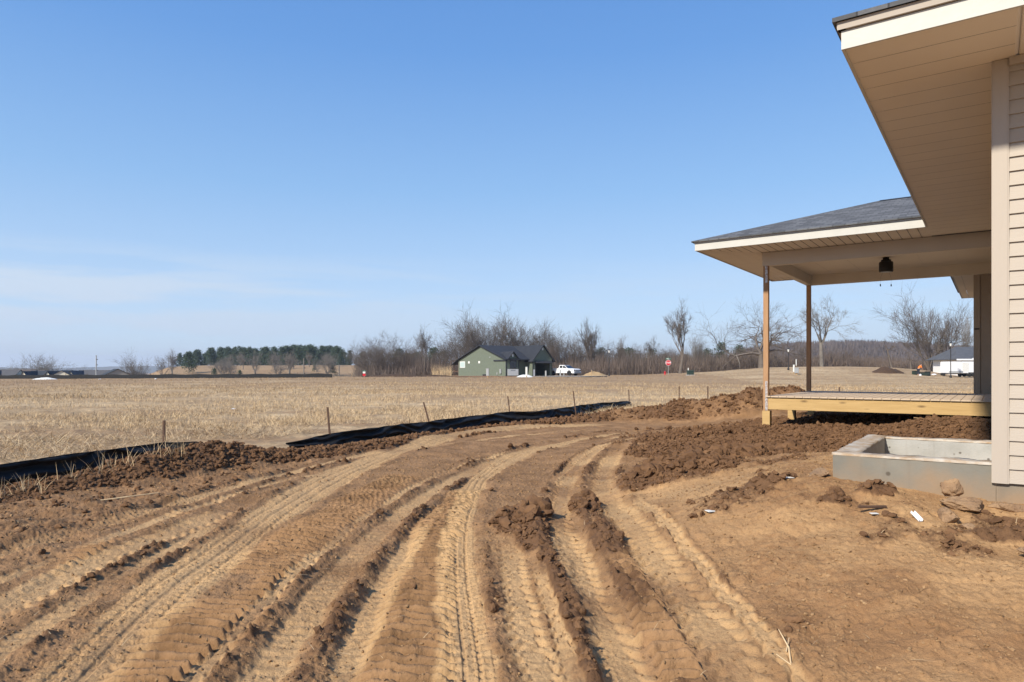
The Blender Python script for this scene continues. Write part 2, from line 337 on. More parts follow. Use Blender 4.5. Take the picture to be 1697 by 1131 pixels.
def heave(X, Y):
    """macro shape of the land, no texture"""
    X = np.asarray(X, float); Y = np.asarray(Y, float)
    u = U[0]*X+U[1]*Y; v = V[0]*X+V[1]*Y
    dh = np.hypot(np.maximum(6.06-u, 0), np.maximum(v, 0)); ds = np.hypot(np.maximum(6.06-u, 0)+np.maximum(u-8.1, 0), np.maximum(v-1.1, 0))
    near = 1-sm(26, 34, Y)
    rise = np.maximum(0.56*(1-sm(0, 4.0, dh)), 0.62*(1-sm(0, 2.6, ds)))*near
    yard = 0.40*sm(8.5, 13.5, u)*(1-sm(3.4, 7.2, v))*near
    z = np.maximum(rise, yard)+0.25*np.minimum(rise, yard)
    z = z+0.20*np.exp(-(((u-11.4)/1.1)**2+((v-.7)/1.0)**2))-.13*np.exp(-(((u-5.7)/.8)**2+((v+.1)/.6)**2))
    z = np.where(u > 13.1, np.minimum(z, .62+.0*z), z)
    t = X/np.maximum(Y, 1.0)
    ys = 40+40*sm(.05, .32, t); ye = 100+21*sm(.05, .32, t)
    z = z+np.interp(t, FT, FZ)*sm(0, 1, (Y-ys)/(ye-ys))
    z = z-5.0*sm(114, 150, Y)*(1-sm(-.56, -.50, t))
    hillw = sm(-.62, -.45, t)*(1-sm(-.22, -.12, t))
    z = z+3.3*sm(165, 290, Y)*hillw-2.0*sm(125, 150, Y)*(1-sm(200, 260, Y))*hillw
    z = z-9*sm(420, 900, np.hypot(X, Y))
    return z
def terrain(X, Y, full=True):
    X = np.asarray(X, float); Y = np.asarray(Y, float); r = np.hypot(X, Y)
    z = heave(X, Y)
    u = U[0]*X+U[1]*Y; v = V[0]*X+V[1]*Y
    wob = fbm(X*.7, Y*.7, 3, 3)
    Yb = np.interp(X, GX, GY)+wob*.5
    inside = (Y > Yb)
    grass = sm(-.35, .35, Y-Yb+fbm(X*3, Y*3, 3, 5)*.5)
    grass = np.where((u > 13.0) & (v < 9), grass*sm(18.3, 19.3, u+wob*.5), grass)
    grass = np.where(Y < -1, np.maximum(grass, sm(6, 9, r)), grass)
    soil = 1-grass
    dark = np.zeros(X.shape); lum = np.zeros(X.shape)
    for hx, hy, rx, ry, h in HEAPS:
        e = ((X-hx)/rx)**2+((Y-hy)/ry)**2; e = e*(1+.5*fbm(X*2.2, Y*2.2, 3, 11))
        g = np.exp(-e*1.1); z = z+h*g; lum = np.maximum(lum, sm(.18, .5, g))
    bp = np.array([b[0] for b in BERM], float)
    db = np.full(X.shape, 1e9); hb = np.zeros(X.shape); wb = np.ones(X.shape)
    for i in range(len(BERM)-1):
        a = bp[i]; d = bp[i+1]-a; ln = math.hypot(*d)
        tc = np.clip(((X-a[0])*d[0]+(Y-a[1])*d[1])/ln**2, 0, 1); dd = np.hypot(X-a[0]-tc*d[0], Y-a[1]-tc*d[1]); n = dd < db
        hb = np.where(n, BERM[i][1]*(1-tc)+BERM[i+1][1]*tc, hb); wb = np.where(n, BERM[i][2]*(1-tc)+BERM[i+1][2]*tc, wb); db = np.where(n, dd, db)
    e = (db/wb)*(1+.35*fbm(X*1.3, Y*1.3, 3, 21)); g = np.exp(-(e/.62)**2)
    z = z+hb*g*(1+.35*fbm(X*1.6, Y*1.6, 4, 23)); bl = sm(.22, .55, np.exp(-(e/.85)**2))
    fade = sm(21.5, 20.0, Y)
    # right hand ridge is paler on its back
    lum = np.maximum(lum, bl*np.where(X > 1.5, .55+.4*fbm(X*.9, Y*.9, 3, 31), .95))
    grass = np.minimum(grass, 1-sm(.35, .75, bl)); soil = 1-grass
    # moist soil between the house and the ruts
    moist = sm(8.2, 9.4, u+.5*wob)*sm(-.6, .2, v)*(1-sm(3.3, 5.0, v+.6*wob))*sm(20.5, 17.5, u)
    lum = np.maximum(lum, moist*.9)
    # rough ground left of the ruts
    left = sm(-3.3, -4.3, X-.12*(Y-7)+.4*wob)
    dark = np.maximum(dark, left*.42)
    floor = np.zeros(X.shape); ber = np.zeros(X.shape); tread = np.zeros(X.shape); dz = np.zeros(X.shape); pale = np.zeros(X.shape)
    m = (X > -7) & (X < 9) & (Y > 0) & (Y < 23)
    xm = X[m]; ym = Y[m]
    if xm.size:
        fl = np.zeros(xm.shape); be = np.zeros(xm.shape); dm = np.zeros(xm.shape); tr = np.zeros(xm.shape); pl = np.zeros(xm.shape)
        n1 = fbm(xm*6, ym*6, 3, 41); n2 = fbm(xm*1.1, ym*1.1, 2, 43)
        for ri, (pts, w, dep, bh, kind) in enumerate(RUTS):
            P = smooth_path(pts); d, s, sgn = path_dist(xm, ym, P)
            ns = fbm(s*1.0+7.3*ri, s*0+3.1*ri, 3, 45); q = (d+n1*.035+n2*.02)/(w*(1+.35*ns)); end = sm(0, .5, s)*(1-sm(0, .8, s-s.max()+.8)) if kind in ('bar',) else 1.0
            f = (1-sm(.72, 1.30, q))*end*(1-sm(-.9, 0, s-s.max()))
            b = np.exp(-((d-w*1.0-.095+.02*n1)/.058)**2)*end*np.clip(.85+.9*n2+.7*n1, 0, 1.4)*(1-sm(-.9, 0, s-s.max()))
            if kind == 'road':
                t_ = -.011*sm(.35, .85, np.cos(2*math.pi*sgn/(w*.52)))+.006*np.sign(np.sin(2*math.pi*(s+.25*np.abs(sgn))/.075))*(np.abs(sgn) > w*.3)
                pl = np.maximum(pl, f*np.clip(.9+.6*ns, .3, 1))
            elif kind == 'lug':
                t_ = .013*np.tanh(3*np.sin(2*math.pi*(s+.8*np.abs(sgn))/.14))*sm(.35, .6, q); pl = np.maximum(pl, .8*f*np.clip(.75+1.3*ns, .15, 1))
            elif kind == 'bar':
                t_ = .045*np.tanh(2.6*np.sin(2*math.pi*(s+.035*n1+.2*sgn)/.105)+.9*n1)*sm(-.5, -.1, n2)
            else:
                t_ = .004*np.sin(2*math.pi*(s)/.11); pl = np.maximum(pl, .7*f*np.clip(.75+1.2*ns, .2, 1))
            if kind != 'bar': be = np.maximum(be, b*(bh/.075))
            dm = dm*(1-f)-dep*.38*f*(.75+.9*ns); tr = tr*(1-f)+t_*1.15*f; fl = np.maximum(fl, f if kind != 'bar' else .35*f)
        be = be*(1-fl)
        floor[m] = fl; ber[m] = be; dz[m] = dm; tread[m] = tr; pale[m] = pl
    clear = floor*(1-sm(.55, .9, lum*(HEAPM(X, Y))))
    z = z+(dz+tread*.8)*soil*(1-lum*.7)+ber*.024*soil
    rough = sm(.9, 1.7, X+.3*wob)*sm(9, 7.5, u)*(Y < 9)
    spots = sm(.10, .42, fbm(X*1.4, Y*1.8, 4, 95))*rough*.62
    lum = np.maximum(np.maximum(lum*(1-.75*floor*(bl > -1)), ber*(.62+.5*fbm(X*2.3, Y*2.3, 3, 96))), spots*soil)
    cover = np.clip(floor+ber*.8, 0, 1)
    if full:
        w1, w2, hid = worley(X*9, Y*9, 51)
        c1, c2, hc = worley(X*21, Y*21, 53)
        a1, a2, ha = worley(X*3.8+wob, Y*3.8, 55)
        k = soil*sm(.15, .7, lum)*np.where(r < 26, 1, 0)
        z = z+k*(.055*(.55-w1)*(.4+hid)+.022*(.55-c1)*(.3+hc)+.05*(.5-a1)*ha)
        g1 = fbm(X*9, Y*9, 4, 63, .6); g2 = fbm(X*34, Y*34, 3, 65, .6); z = z+soil*(.030*fbm(X*1.7, Y*1.7, 3, 61)+.010*g1*(1-.5*floor)+(.007*g2+.004*np.maximum(g2, 0)*3*(g1 > 0))*(1-.3*floor))
        z = z+left*soil*(.05*fbm(X*3.3, Y*3.3, 4, 67)+.02*(.5-c1))
        z = z+rough*soil*(.030*fbm(X*2.4, Y*2.4, 4, 97)+.020*np.abs(fbm(X*5, Y*5, 3, 98)))
        # drying cracks in the pale soil
        x1, x2, hx = worley(X*5.5+.35*fbm(X*9, Y*9, 3, 71), Y*5.5+.35*fbm(X*9+7, Y*9, 3, 73), 75)
        ck = (1-sm(.0, .055, x2-x1))*sm(.1, .45, fbm(X*1.3, Y*1.3, 3, 77)+.15)*(1-sm(.2, .5, lum))*soil*(r < 12)
        z = z-.006*ck
        z = z+grass*np.where(r < 130, .05*fbm(X*.8, Y*.8, 4, 81)+.03*fbm(X*4, Y*4, 2, 83)*(r < 50), .0)
        z = z+np.where(r > 34, .10*fbm(X*.12, Y*.12, 3, 85), 0)*(r < 400)
    tan = sm(.9, 1.6, X-.0*Y+.2*wob)*sm(8.6, 7.4, u+.4*wob)*.45
    dry = np.clip(.30+.26*fbm(X*.9, Y*.9, 4, 91)+tan*.26+pale*.55-left*.25-dark*.1, 0, 1)*(1-.55*sm(.1, .6, lum))
    orange = np.clip(tan*1.6*(1-pale), 0, 1)*soil+grass*np.clip(sm(34, 62, Y+60*fbm(X*.03, Y*.05, 3, 99))*(X < 30)*.75+sm(.05, .4, fbm(X*.05, Y*.22, 3, 100))*.6+(Y < 26)*.9*sm(.0, .35, fbm(X*.30, Y*.55, 4, 102)), 0, 1)
    return z, dry, np.clip(np.maximum(lum, dark*.8), 0, 1), grass, orange, cover
def HEAPM(X, Y):
    o = np.zeros(np.shape(X))
    for hx, hy, rx, ry, h in HEAPS[:5]: o = np.maximum(o, np.exp(-(((X-hx)/rx)**2+((Y-hy)/ry)**2)))
    return o
def gz(x, y):
    return float(heave(np.array([x]), np.array([y]))[0])
def gzf(x, y):
    return float(terrain(np.array([x]), np.array([y]), False)[0][0])

def ground_material():
    m = bpy.data.materials.new('ground'); m.use_nodes = True; t = m.node_tree; b = t.nodes['Principled BSDF']
    b.inputs['Roughness'].default_value = 0.95; b.inputs['Specular IOR Level'].default_value = 0.15
    at = N(t, 'ShaderNodeAttribute', attribute_name='soil'); s = N(t, 'ShaderNodeSeparateColor'); L(t, at, 'Color', s, 0)
    tc = N(t, 'ShaderNodeTexCoord')
    def noise(sc, d=6., rough=.6, st=(1, 1, 1)):
        ma = N(t, 'ShaderNodeMapping'); ma.inputs['Scale'].default_value = st; L(t, tc, 'Object', ma, 0)
        n = N(t, 'ShaderNodeTexNoise', Scale=sc, Detail=d, Roughness=rough); L(t, ma, 0, n, 'Vector'); return n
    def mix(f, a, bb, bt='MIX'):
        x = N(t, 'ShaderNodeMixRGB', blend_type=bt)
        for i, q in ((0, f), (1, a), (2, bb)):
            if isinstance(q, tuple): x.inputs[i].default_value = (*q, 1)
            elif isinstance(q, float): x.inputs[i].default_value = q
            else: t.links.new(q, x.inputs[i])
        return x.outputs[0]
    def ramp(n, a, bb, c=0., d=1.):
        r = N(t, 'ShaderNodeMapRange'); t.links.new(n, r.inputs['Value'])
        for k, q in zip(('From Min', 'From Max', 'To Min', 'To Max'), (a, bb, c, d)): r.inputs[k].default_value = q
        return r.outputs[0]
    def math_(op, a, bb):
        x = N(t, 'ShaderNodeMath', operation=op, use_clamp=True)
        for i, q in ((0, a), (1, bb)):
            if isinstance(q, float): x.inputs[i].default_value = q
            else: t.links.new(q, x.inputs[i])
        return x.outputs[0]
    nA = noise(2.2).outputs[0]; nB = noise(14., 8., .7).outputs[0]; nC = noise(60., 4.).outputs[0]
    mid = mix(ramp(nA, .35, .65), (.35, .202, .098), (.225, .125, .058))
    nD = noise(.9, 5., .65).outputs[0]; mid = mix(s.outputs[2], mid, mix(ramp(nD, .42, .60), (.51, .312, .148), (.31, .168, .075)))
    pale = mix(ramp(nB, .35, .65), (.56, .36, .178), (.43, .265, .126))
    d1 = math_('ADD', s.outputs[0], ramp(nB, .3, .7, -.16, .16))
    d2 = math_('MULTIPLY', ramp(d1, .42, .74), 1.0)
    c = mix(d2, mid, pale)
    dk = mix(ramp(nB, .3, .7), (.165, .088, .045), (.092, .048, .025))
    dkf = math_('MULTIPLY', ramp(math_('ADD', s.outputs[1], ramp(nB, .3, .7, -.2, .2)), .25, .65), .92)
    c = mix(dkf, c, dk)
    c = mix(ramp(nC, .25, .75, .25, 0.), c, (.05, .03, .02))
    # stubble field
    gA = noise(.10, 5., .6, (1, 2.2, 1)).outputs[0]; gB = noise(1.6, 8., .7).outputs[0]; gC = noise(22., 6., .7, (1, .35, 1)).outputs[0]
    g = mix(ramp(gA, .38, .62), (.46, .32, .175), (.72, .54, .32))
    g = mix(s.outputs[2], g, (.40, .265, .145))
    g = mix(ramp(gB, .38, .66, 0., .75), g, (.23, .15, .085))
    g = mix(ramp(gC, .35, .7, .45, 0.), g, (.15, .10, .06))
    c = mix(at.outputs['Alpha'], c, g)
    t.links.new(c, b.inputs['Base Color'])
    n1 = noise(110., 5., .7).outputs[0]; bp = N(t, 'ShaderNodeBump', Strength=.55, Distance=.012); t.links.new(n1, bp.inputs['Height'])
    n2 = noise(26., 6., .65).outputs[0]; bp2 = N(t, 'ShaderNodeBump', Strength=.5, Distance=.03); t.links.new(n2, bp2.inputs['Height']); L(t, bp, 0, bp2, 'Normal')
    L(t, bp2, 0, b, 'Normal'); return m
M['ground'] = ground_material()

az = np.concatenate([np.linspace(-46, 46, 1350), np.linspace(46, 314, 90)[1:-1]])
az = R(1)*az
rr = [0.3, .8, 1.2, 1.6, 1.9]
r = 2.1
while r < 30:
    rr.append(r); r += min(.040, max(.010, r*r*1.0/1697)) if r < 24 else .12
while r < 4200: rr.append(r); r *= 1.022
rr = np.array(rr)
A, RR = np.meshgrid(az, rr); GXX = (RR*np.sin(A)); GYY = (RR*np.cos(A))
sh = GXX.shape
z, dry, lum, grass, orange, _ = terrain(GXX.ravel(), GYY.ravel())
vv = np.stack([GXX.ravel(), GYY.ravel(), z], 1)
nr, na = sh
i = np.arange(nr-1)[:, None]*na; j = np.arange(na)[None, :]; j2 = (j+1) % na
quads = np.stack([i+j, i+j2, i+na+j2, i+na+j], -1).reshape(-1, 4)[:, ::-1]
cap = len(vv); vv = np.vstack([vv, [0, 0, 0.0]])
ground = npmesh('ground', vv, quads, M['ground'], smooth=True)
ground['kind'] = 'structure'
ca = ground.data.color_attributes.new('soil', 'FLOAT_COLOR', 'POINT')
cc = np.zeros((len(vv), 4), np.float32)
cc[:-1, 0] = dry; cc[:-1, 1] = lum; cc[:-1, 2] = orange; cc[:-1, 3] = grass
ca.data.foreach_set('color', cc.ravel())
print('ground', len(vv))

# ------------------------------------------------------------------ clods and straw (uncountable)
def ico(sub):
    bm = bmesh.new(); bmesh.ops.create_icosphere(bm, subdivisions=sub, radius=1)
    v = np.array([x.co[:] for x in bm.verts]); f = np.array([[y.index for y in x.verts] for x in bm.faces]); bm.free(); return v, f
def rotmats(n):
    q = rng.normal(size=(n, 4)); q /= np.linalg.norm(q, axis=1)[:, None]; w, x, y, zz = q.T
    return np.stack([1-2*(y*y+zz*zz), 2*(x*y-zz*w), 2*(x*zz+y*w), 2*(x*y+zz*w), 1-2*(x*x+zz*zz), 2*(y*zz-x*w), 2*(x*zz-y*w), 2*(y*zz+x*w), 1-2*(x*x+y*y)], 1).reshape(n, 3, 3)
def scatter(pts, size, sub, name, m, label_kind='stuff'):
    bv, bf = ico(sub); n = len(pts); k = len(bv)
    var = [bv*(1+.32*(rng.random((k, 1))-.5)*2) for _ in range(14)]
    var = np.array(var)[rng.integers(0, 14, n)]
    sc = size[:, None]*np.stack([.75+.6*rng.random(n), .6+.4*rng.random(n), .42+.35*rng.random(n)], 1)
    v = np.einsum('nij,nkj->nki', rotmats(n), var*sc[:, None, :]); v[:, :, 2] *= .8
    v = v+pts[:, None, :]
    f = (bf[None]+(np.arange(n)*k)[:, None, None]).reshape(-1, 3)
    o = npmesh(name, v.reshape(-1, 3), f, m); o['kind'] = label_kind; return o
M['clod'] = mat('soil_clods', (.185, .102, .052), .95, (.095, .051, .027), 5, 1.2, .7, 60, spec=.1)
M['paleclod'] = mat('dry_clods', (.36, .225, .115), .95, (.17, .10, .05), 9, 1.2, .6, 60, spec=.1)
n = 420000
a_ = R(1)*rng.uniform(-46, 46, n); r_ = np.sqrt(rng.uniform(2.4**2, 24**2, n)); x_ = r_*np.sin(a_); y_ = r_*np.cos(a_)
z_, d_, l_, g_, o_, f_ = terrain(x_, y_, True)
keep = (rng.random(n) < np.clip((l_-.28)*1.8, 0, 1)*(1-g_)*(1-.9*f_)*np.where(r_ < 13, 1, .6)) & (U[0]*x_+U[1]*y_ > -9)
uu = U[0]*x_+U[1]*y_; vv_ = V[0]*x_+V[1]*y_
keep &= ~((uu > 5.95) & (uu < 8.2) & (vv_ < 1.15)) & ~((uu > 6) & (vv_ < .03))
big = HEAPM(x_, y_)
sz = (.007+.034*rng.random(n)**3.2)*(1+2.4*sm(.3, .8, big)*rng.random(n)**2)*(1+.9*sm(7, 18, r_))
P_ = np.stack([x_, y_, z_+sz*.22], 1)
near = keep & (sz*1000/r_ > 3.0)
o = scatter(P_[near], sz[near], 2, 'soil_clods', M['clod'])
tag(o, 'dark moist soil clods strewn over the heaps and rut edges', 'soil')
far = keep & ~near
idx = np.flatnonzero(far)[:60000]
o = scatter(P_[idx], sz[idx], 1, 'soil_crumbs', M['clod']); tag(o, 'fine dark soil crumbs lying between the larger clods', 'soil')
print('clods', near.sum(), len(idx))
n = 90000
a_ = R(1)*rng.uniform(-44, 44, n); r_ = 2.5*(12/2.5)**rng.random(n); x_ = r_*np.sin(a_); y_ = r_*np.cos(a_)
z_, d_, l_, g_, o_, f_ = terrain(x_, y_, True)
uu = U[0]*x_+U[1]*y_; vv_ = V[0]*x_+V[1]*y_
keep = (g_ < .1) & (rng.random(n) < .62-.45*f_) & (l_ < .75) & ~((uu > 5.95) & (uu < 8.2) & (vv_ < 1.15)) & ~((uu > 6) & (vv_ < .03))
sz = (.0022+.010*rng.random(n)**5)*(.6+r_/8)
o = scatter(np.stack([x_, y_, z_+sz*.2], 1)[keep], sz[keep], 1, 'dry_soil_crumbs', M['paleclod']); tag(o, 'pale dry crumbs scattered over the tan soil', 'soil')

def blades(x, y, z, ln, wd, lean, name, m):
    n = len(x); a = rng.uniform(0, 2*math.pi, n); az_ = rng.uniform(0, 2*math.pi, n)
    dx = np.cos(a)*np.sin(lean); dy = np.sin(a)*np.sin(lean); dz = np.cos(lean)
    wx = np.cos(az_)*wd; wy = np.sin(az_)*wd
    b = np.stack([x, y, z], 1); w = np.stack([wx, wy, 0*wx], 1); d = np.stack([dx, dy, dz], 1)*ln[:, None]
    bend = np.stack([dx, dy, -.3+0*dx], 1)*(ln*.18)[:, None]
    v = np.stack([b-w, b+w, b+d*.55+w*.8, b+d*.55-w*.8, b+d+bend+w*.2, b+d+bend-w*.2], 1).reshape(-1, 3)
    k = (np.arange(n)*6)[:, None]
    f = np.vstack([k+np.array([0, 1, 2, 3]), k+np.array([3, 2, 4, 5])])
    return npmesh(name, v, f, m)
M['straw'] = mat('dry_straw', (.68, .52, .31), .8, (.42, .29, .165), .9, 1.3, spec=.2)
M['strawdark'] = mat('matted_straw', (.42, .30, .165), .85, (.25, .165, .095), 1.5, 1.3, spec=.2)
def field(n, r0, r1, l0, l1, w, name, m, up, gmin=.6, patch=0.):
    a_ = R(1)*rng.uniform(-43, 43, n); r_ = r0*(r1/r0)**rng.random(n); x_ = r_*np.sin(a_); y_ = r_*np.cos(a_)
    z_, d_, l_, g_, o_, f_ = terrain(x_, y_, True)
    nz = fbm(x_*.5, y_*.5, 4, 201)
    k = (g_ > gmin) & (nz > patch-.3*rng.random(n)) & ~((U[0]*x_+U[1]*y_ > 6) & (V[0]*x_+V[1]*y_ < .1))
    x_, y_, z_, r_, nz = x_[k], y_[k], z_[k], r_[k], nz[k]; c = len(x_)
    lean = np.clip(rng.normal(up, .35, c), .05, 1.52)
    ln = rng.uniform(l0, l1, c)*(.8+.6*np.clip(nz+.3, 0, 1))
    o = blades(x_, y_, z_+.012, ln, w*(1+r_/30)*rng.uniform(.6, 1.3, c), lean, name, m); o['kind'] = 'stuff'; return o
tag(field(120000, 7, 26, .12, .36, .0030, 'flattened_straw', M['straw'], 1.38), 'pale flattened straw lying over the field edge', 'straw')
tag(field(50000, 8, 30, .08, .30, .0032, 'matted_straw', M['strawdark'], 1.25), 'darker matted straw under the pale stalks', 'straw')
tag(field(120000, 19, 75, .05, .17, .0028, 'standing_stubble', M['straw'], .45, patch=-.05), 'upright pale stubble standing across the field', 'straw')
tag(field(60000, 40, 125, .08, .22, .0035, 'far_stubble', M['strawdark'], .6, patch=.0), 'brownish stubble in the far part of the field', 'straw')
# straw bits strewn on the soil and grass tufts along the fence
n = 3000; a_ = R(1)*rng.uniform(-44, 44, n); r_ = rng.uniform(2.6, 16, n); x_ = r_*np.sin(a_); y_ = r_*np.cos(a_)
z_, d_, l_, g_, o_, f_ = terrain(x_, y_, True); uu = U[0]*x_+U[1]*y_; vv_ = V[0]*x_+V[1]*y_
k = (g_ < .2) & ~((uu > 5.95) & (vv_ < 1.2)) & ((rng.random(n) < .25) | (x_ < -2.5+.0*y_))
tag(blades(x_[k], y_[k], z_[k]+.012, rng.uniform(.02, .11, k.sum()), np.full(k.sum(), .0018), rng.uniform(1.3, 1.52, k.sum()), 'loose_straw_bits', M['straw']), 'single straw bits lying about on the bare soil', 'straw', kind='stuff')

# ------------------------------------------------------------------ near house (local axes: x = along the wall away from camera, y = out from the wall)
def uvw(u, v, z=0.): return Vector((U[0]*u+V[0]*v, U[1]*u+V[1]*v, z))
HU = 6.06
house = empty('house', uvw(HU, 0, .5), PHI, 'tan vinyl sided house with deep eaves and an unfinished open porch at the right', 'house')
HB = Vector((HU, 0, .5))
class H(MB):                     # geometry written in (u, v, z), stored relative to the house corner
    def build(s, name, m, parent=None, smooth=False, base=HB):
        s.v = [(p[0]-base.x, p[1]-base.y, p[2]-base.z) for p in s.v]; return super().build(name, m, parent, smooth)
SOF = 3.736; FAS = SOF+.115
def lap(h, z0, z1, pitch, a0, a1, fixed, axis, out, d=.017):
    """lap siding; axis 'v': runs along v at u=fixed, facing -u ; axis 'u': runs along u at v=fixed facing +v"""
    z = z0; prof = []
    while z < z1-1e-4:
        zt = min(z+pitch, z1); prof += [(d, z), (.002, zt)]; z = zt
    vs = []
    for q, zz in prof:
        for a in (a0, a1): vs.append((fixed-q*1.0, a, zz) if axis == 'v' else (a, fixed+q, zz))
    h.add(vs, [(2*i, 2*i+1, 2*i+3, 2*i+2) for i in range(len(prof)-1)])
h = H(); lap(h, .690, SOF, .1016, -.080, -7, HU, 'v', 1); w_front = h.build('wall', M['siding'], house)
h = H(); h.box(HU, 30, -7, -.001, .690, SOF-.001); h.build('wall_core', M['siding'], house)
h = H(); h.box(HU-.02, HU+.07, -.089, .014, .686, SOF-.003); h.box(HU-.024, HU-.0201, -.080, .004, .686, SOF-.004); h.build('corner_board', M['trim'], house)
h = H(); h.box(HU-.045, HU+.002, -.0895-6.9, -.0895, SOF-.06, SOF-.003); h.build('frieze_strip', M['trim'], house)
h = H(); h.box(HU+.012, 30, -7, -.014, -.3, .688); h.build('foundation', M['coated'], house)
# soffit boards with real grooves
def groove(h, poly_fn, a0, a1, pitch, z, gd=.012, gw=.012):
    a = a0
    while a < a1-1e-6:
        b = min(a+pitch, a1)
        for (p, q, dz) in ((a, b-gw, 0), (b-gw, b, gd)):
            (s0, e0), (s1, e1) = poly_fn(p), poly_fn(q)
            if e0 <= s0 and e1 <= s1: continue
            yield p, q, s0, max(e0, s0), s1, max(e1, s1), z+dz
        a = b
def soffit_u(h, v0, v1, f, pitch, z, gd=.012, gw=.012):        # boards run along u, stepped in v
    for p, q, s0, e0, s1, e1, zz in groove(h, f, v0, v1, pitch, z, gd, gw): h.add([(s0, p, zz), (e0, p, zz), (e1, q, zz), (s1, q, zz)], [(0, 1, 2, 3)])
def soffit_v(h, u0, u1, f, pitch, z, gd=.012, gw=.012):        # boards run along v, stepped in u
    for p, q, s0, e0, s1, e1, zz in groove(h, f, u0, u1, pitch, z, gd, gw): h.add([(p, s0, zz), (p, e0, zz), (q, e1, zz), (q, s1, zz)], [(0, 1, 2, 3)])
EU, EV = 5.186, .865
h = H(); soffit_v(h, EU+.02, HU, lambda u: (-.12, EV-.02), .30, SOF, .003, .005); soffit_v(h, HU, 13.3, lambda u: (-.05, EV-.02), .30, SOF, .003, .005)
h.add([(EU+.02, -.12, SOF), (HU, -.12, SOF), (HU, -.145, SOF+.012), (EU+.02, -.145, SOF+.012)], [(0, 1, 2, 3)])
soffit_u(h, -7, -.145, lambda v: (EU+.02, HU), .30, SOF, .003, .005); h.build('soffit', M['soffit'], house)
h = H()
h.box(EU, EU+.02, -7, EV, SOF-.012, FAS); h.box(EU+.021, 12.36, EV-.02, EV-.0005, SOF-.012, FAS)
h.build('fascia', M['fascia'], house)
h = H(); h.prism([(EU-.022, FAS+.004), (EU+.03, FAS+.004), (EU+.03, FAS+.062), (EU-.028, FAS+.055)], 1, -7, EV+.02)
h.prism([(EV+.022, FAS+.004), (EV-.03, FAS+.004), (EV-.03, FAS+.062), (EV+.028, FAS+.055)], 0, EU-.02, 12.3); h.build('gutter_board', M['trim'], house)
# main hip roof
def slab(h, pts, th=.03):
    n = len(pts); h.add(pts+[(p[0], p[1], p[2]-th) for p in pts], [tuple(range(n)), tuple(range(2*n-1, n-1, -1))]+[(i, i+n, (i+1) % n+n, (i+1) % n) for i in range(n)])
RZ = FAS+.085; sl = 1/3
eu, ev = EU-.05, EV+.05
D_ = 4.6
h = H(); slab(h, [(eu, -7, RZ), (eu, ev, RZ), (eu+D_, ev-D_, RZ+D_*sl), (eu+D_, -7, RZ+D_*sl)]); h.build('roof', M['shA'], house)
h = H(); slab(h, [(eu, ev, RZ), (25.4, ev, RZ), (25.4, ev-D_, RZ+D_*sl), (eu+D_, ev-D_, RZ+D_*sl)]); h.build('roof', M['shB'], house)
# porch
PU0, PU1, PV = 12.35, 17.75, 4.55
BU0, BU1, BV = 13.35, 17.13, 3.60
BZ = 3.482
h = H()
soffit_u(h, EV-.02, PV-.02, lambda v: (PU0+.02, BU0 if v <= BV else BU0-(v-BV)*(BU0-PU0-.02)/(PV-.02-BV)), .145, SOF)
soffit_v(h, PU0+.02, BU1+.0, lambda u: (BV if u >= BU0 else BV+(BU0-u)*(PV-.02-BV)/(BU0-PU0-.02), PV-.02), .145, SOF-.0005)
soffit_u(h, 0, PV-.02, lambda v: (BU1, PU1-.02), .145, SOF)
h.build('porch_soffit', M['soffit'], house)
h = H(); h.box(PU0, PU0+.02, EV, PV, SOF-.012, FAS); h.box(PU0+.021, PU1, PV-.02, PV-.0005, SOF-.012, FAS); h.box(PU1-.021, PU1-.0005, 0, PV-.021, SOF-.012, FAS); h.build('porch_fascia', M['fascia'], house)
h = H(); h.box(PU0-.014, PU0+.03, EV+.03, PV+.014, FAS+.003, FAS+.045); h.box(PU0+.031, PU1, PV-.03, PV+.0135, FAS+.003, FAS+.045); h.build('porch_drip_trim', M['fascia'], house)
pz = FAS+.048; pm = (PU0+PU1)/2; dd = pm-PU0; g0 = .05
A0 = (PU0-g0, PV+g0, pz); A1 = (PU1+g0, PV+g0, pz); A2 = (pm, PV-dd, pz+(dd+g0)*sl)
h = H(); slab(h, [(PU0-g0, -3, pz), A0, A2, (pm, -3, A2[2])], .022); h.build('porch_roof', M['shA'], house)
h = H(); slab(h, [A0, A1, A2], .022); slab(h, [A1, (PU1+g0, -3, pz), (pm, -3, A2[2]), A2], .022); h.build('porch_roof', M['shB'], house)
h = H(); h.prism([(pm-.13, A2[2]-.035), (pm, A2[2]+.010), (pm+.13, A2[2]-.035)], 1, -3, A2[1]-.03); h.build('ridge_cap', M['darkroof'], house)
h = H(); h.bbox(BU0, BU0+.13, -.0, BV, BZ, SOF-.002, .006); h.build('porch_beam', M['beam'], house)
h = H(); h.bbox(BU0+.132, BU1-.132, BV-.13, BV-.002, BZ+.002, SOF-.003, .006); h.build('porch_beam', M['beam'], house)
h = H(); h.bbox(BU1-.13, BU1, -.0, BV, BZ, SOF-.002, .006); h.build('porch_beam', M['beam'], house)
h = H(); soffit_u(h, 0.0, BV-.13, lambda v: (BU0+.13, BU1-.13), .60, SOF-.03, .002, .004); h.build('porch_ceiling', M['beam'], house)
DZ = 1.015
for (u0, first) in ((BU0+.01, True), (BU1-.12, False)):
    h = H(); h.bbox(u0, u0+.092, BV-.108, BV-.016, (DZ-.28 if first else DZ), BZ-.001, .004); p = h.build('porch_post', M['post'], house)
    if first:
        for (a, b) in ((BZ-.32, BZ-.004), (DZ-.275, DZ+.28)): h = H(); h.box(u0-.004, u0-.0005, BV-.096, BV-.052, a, b); h.build('strap', M['steel'], p)
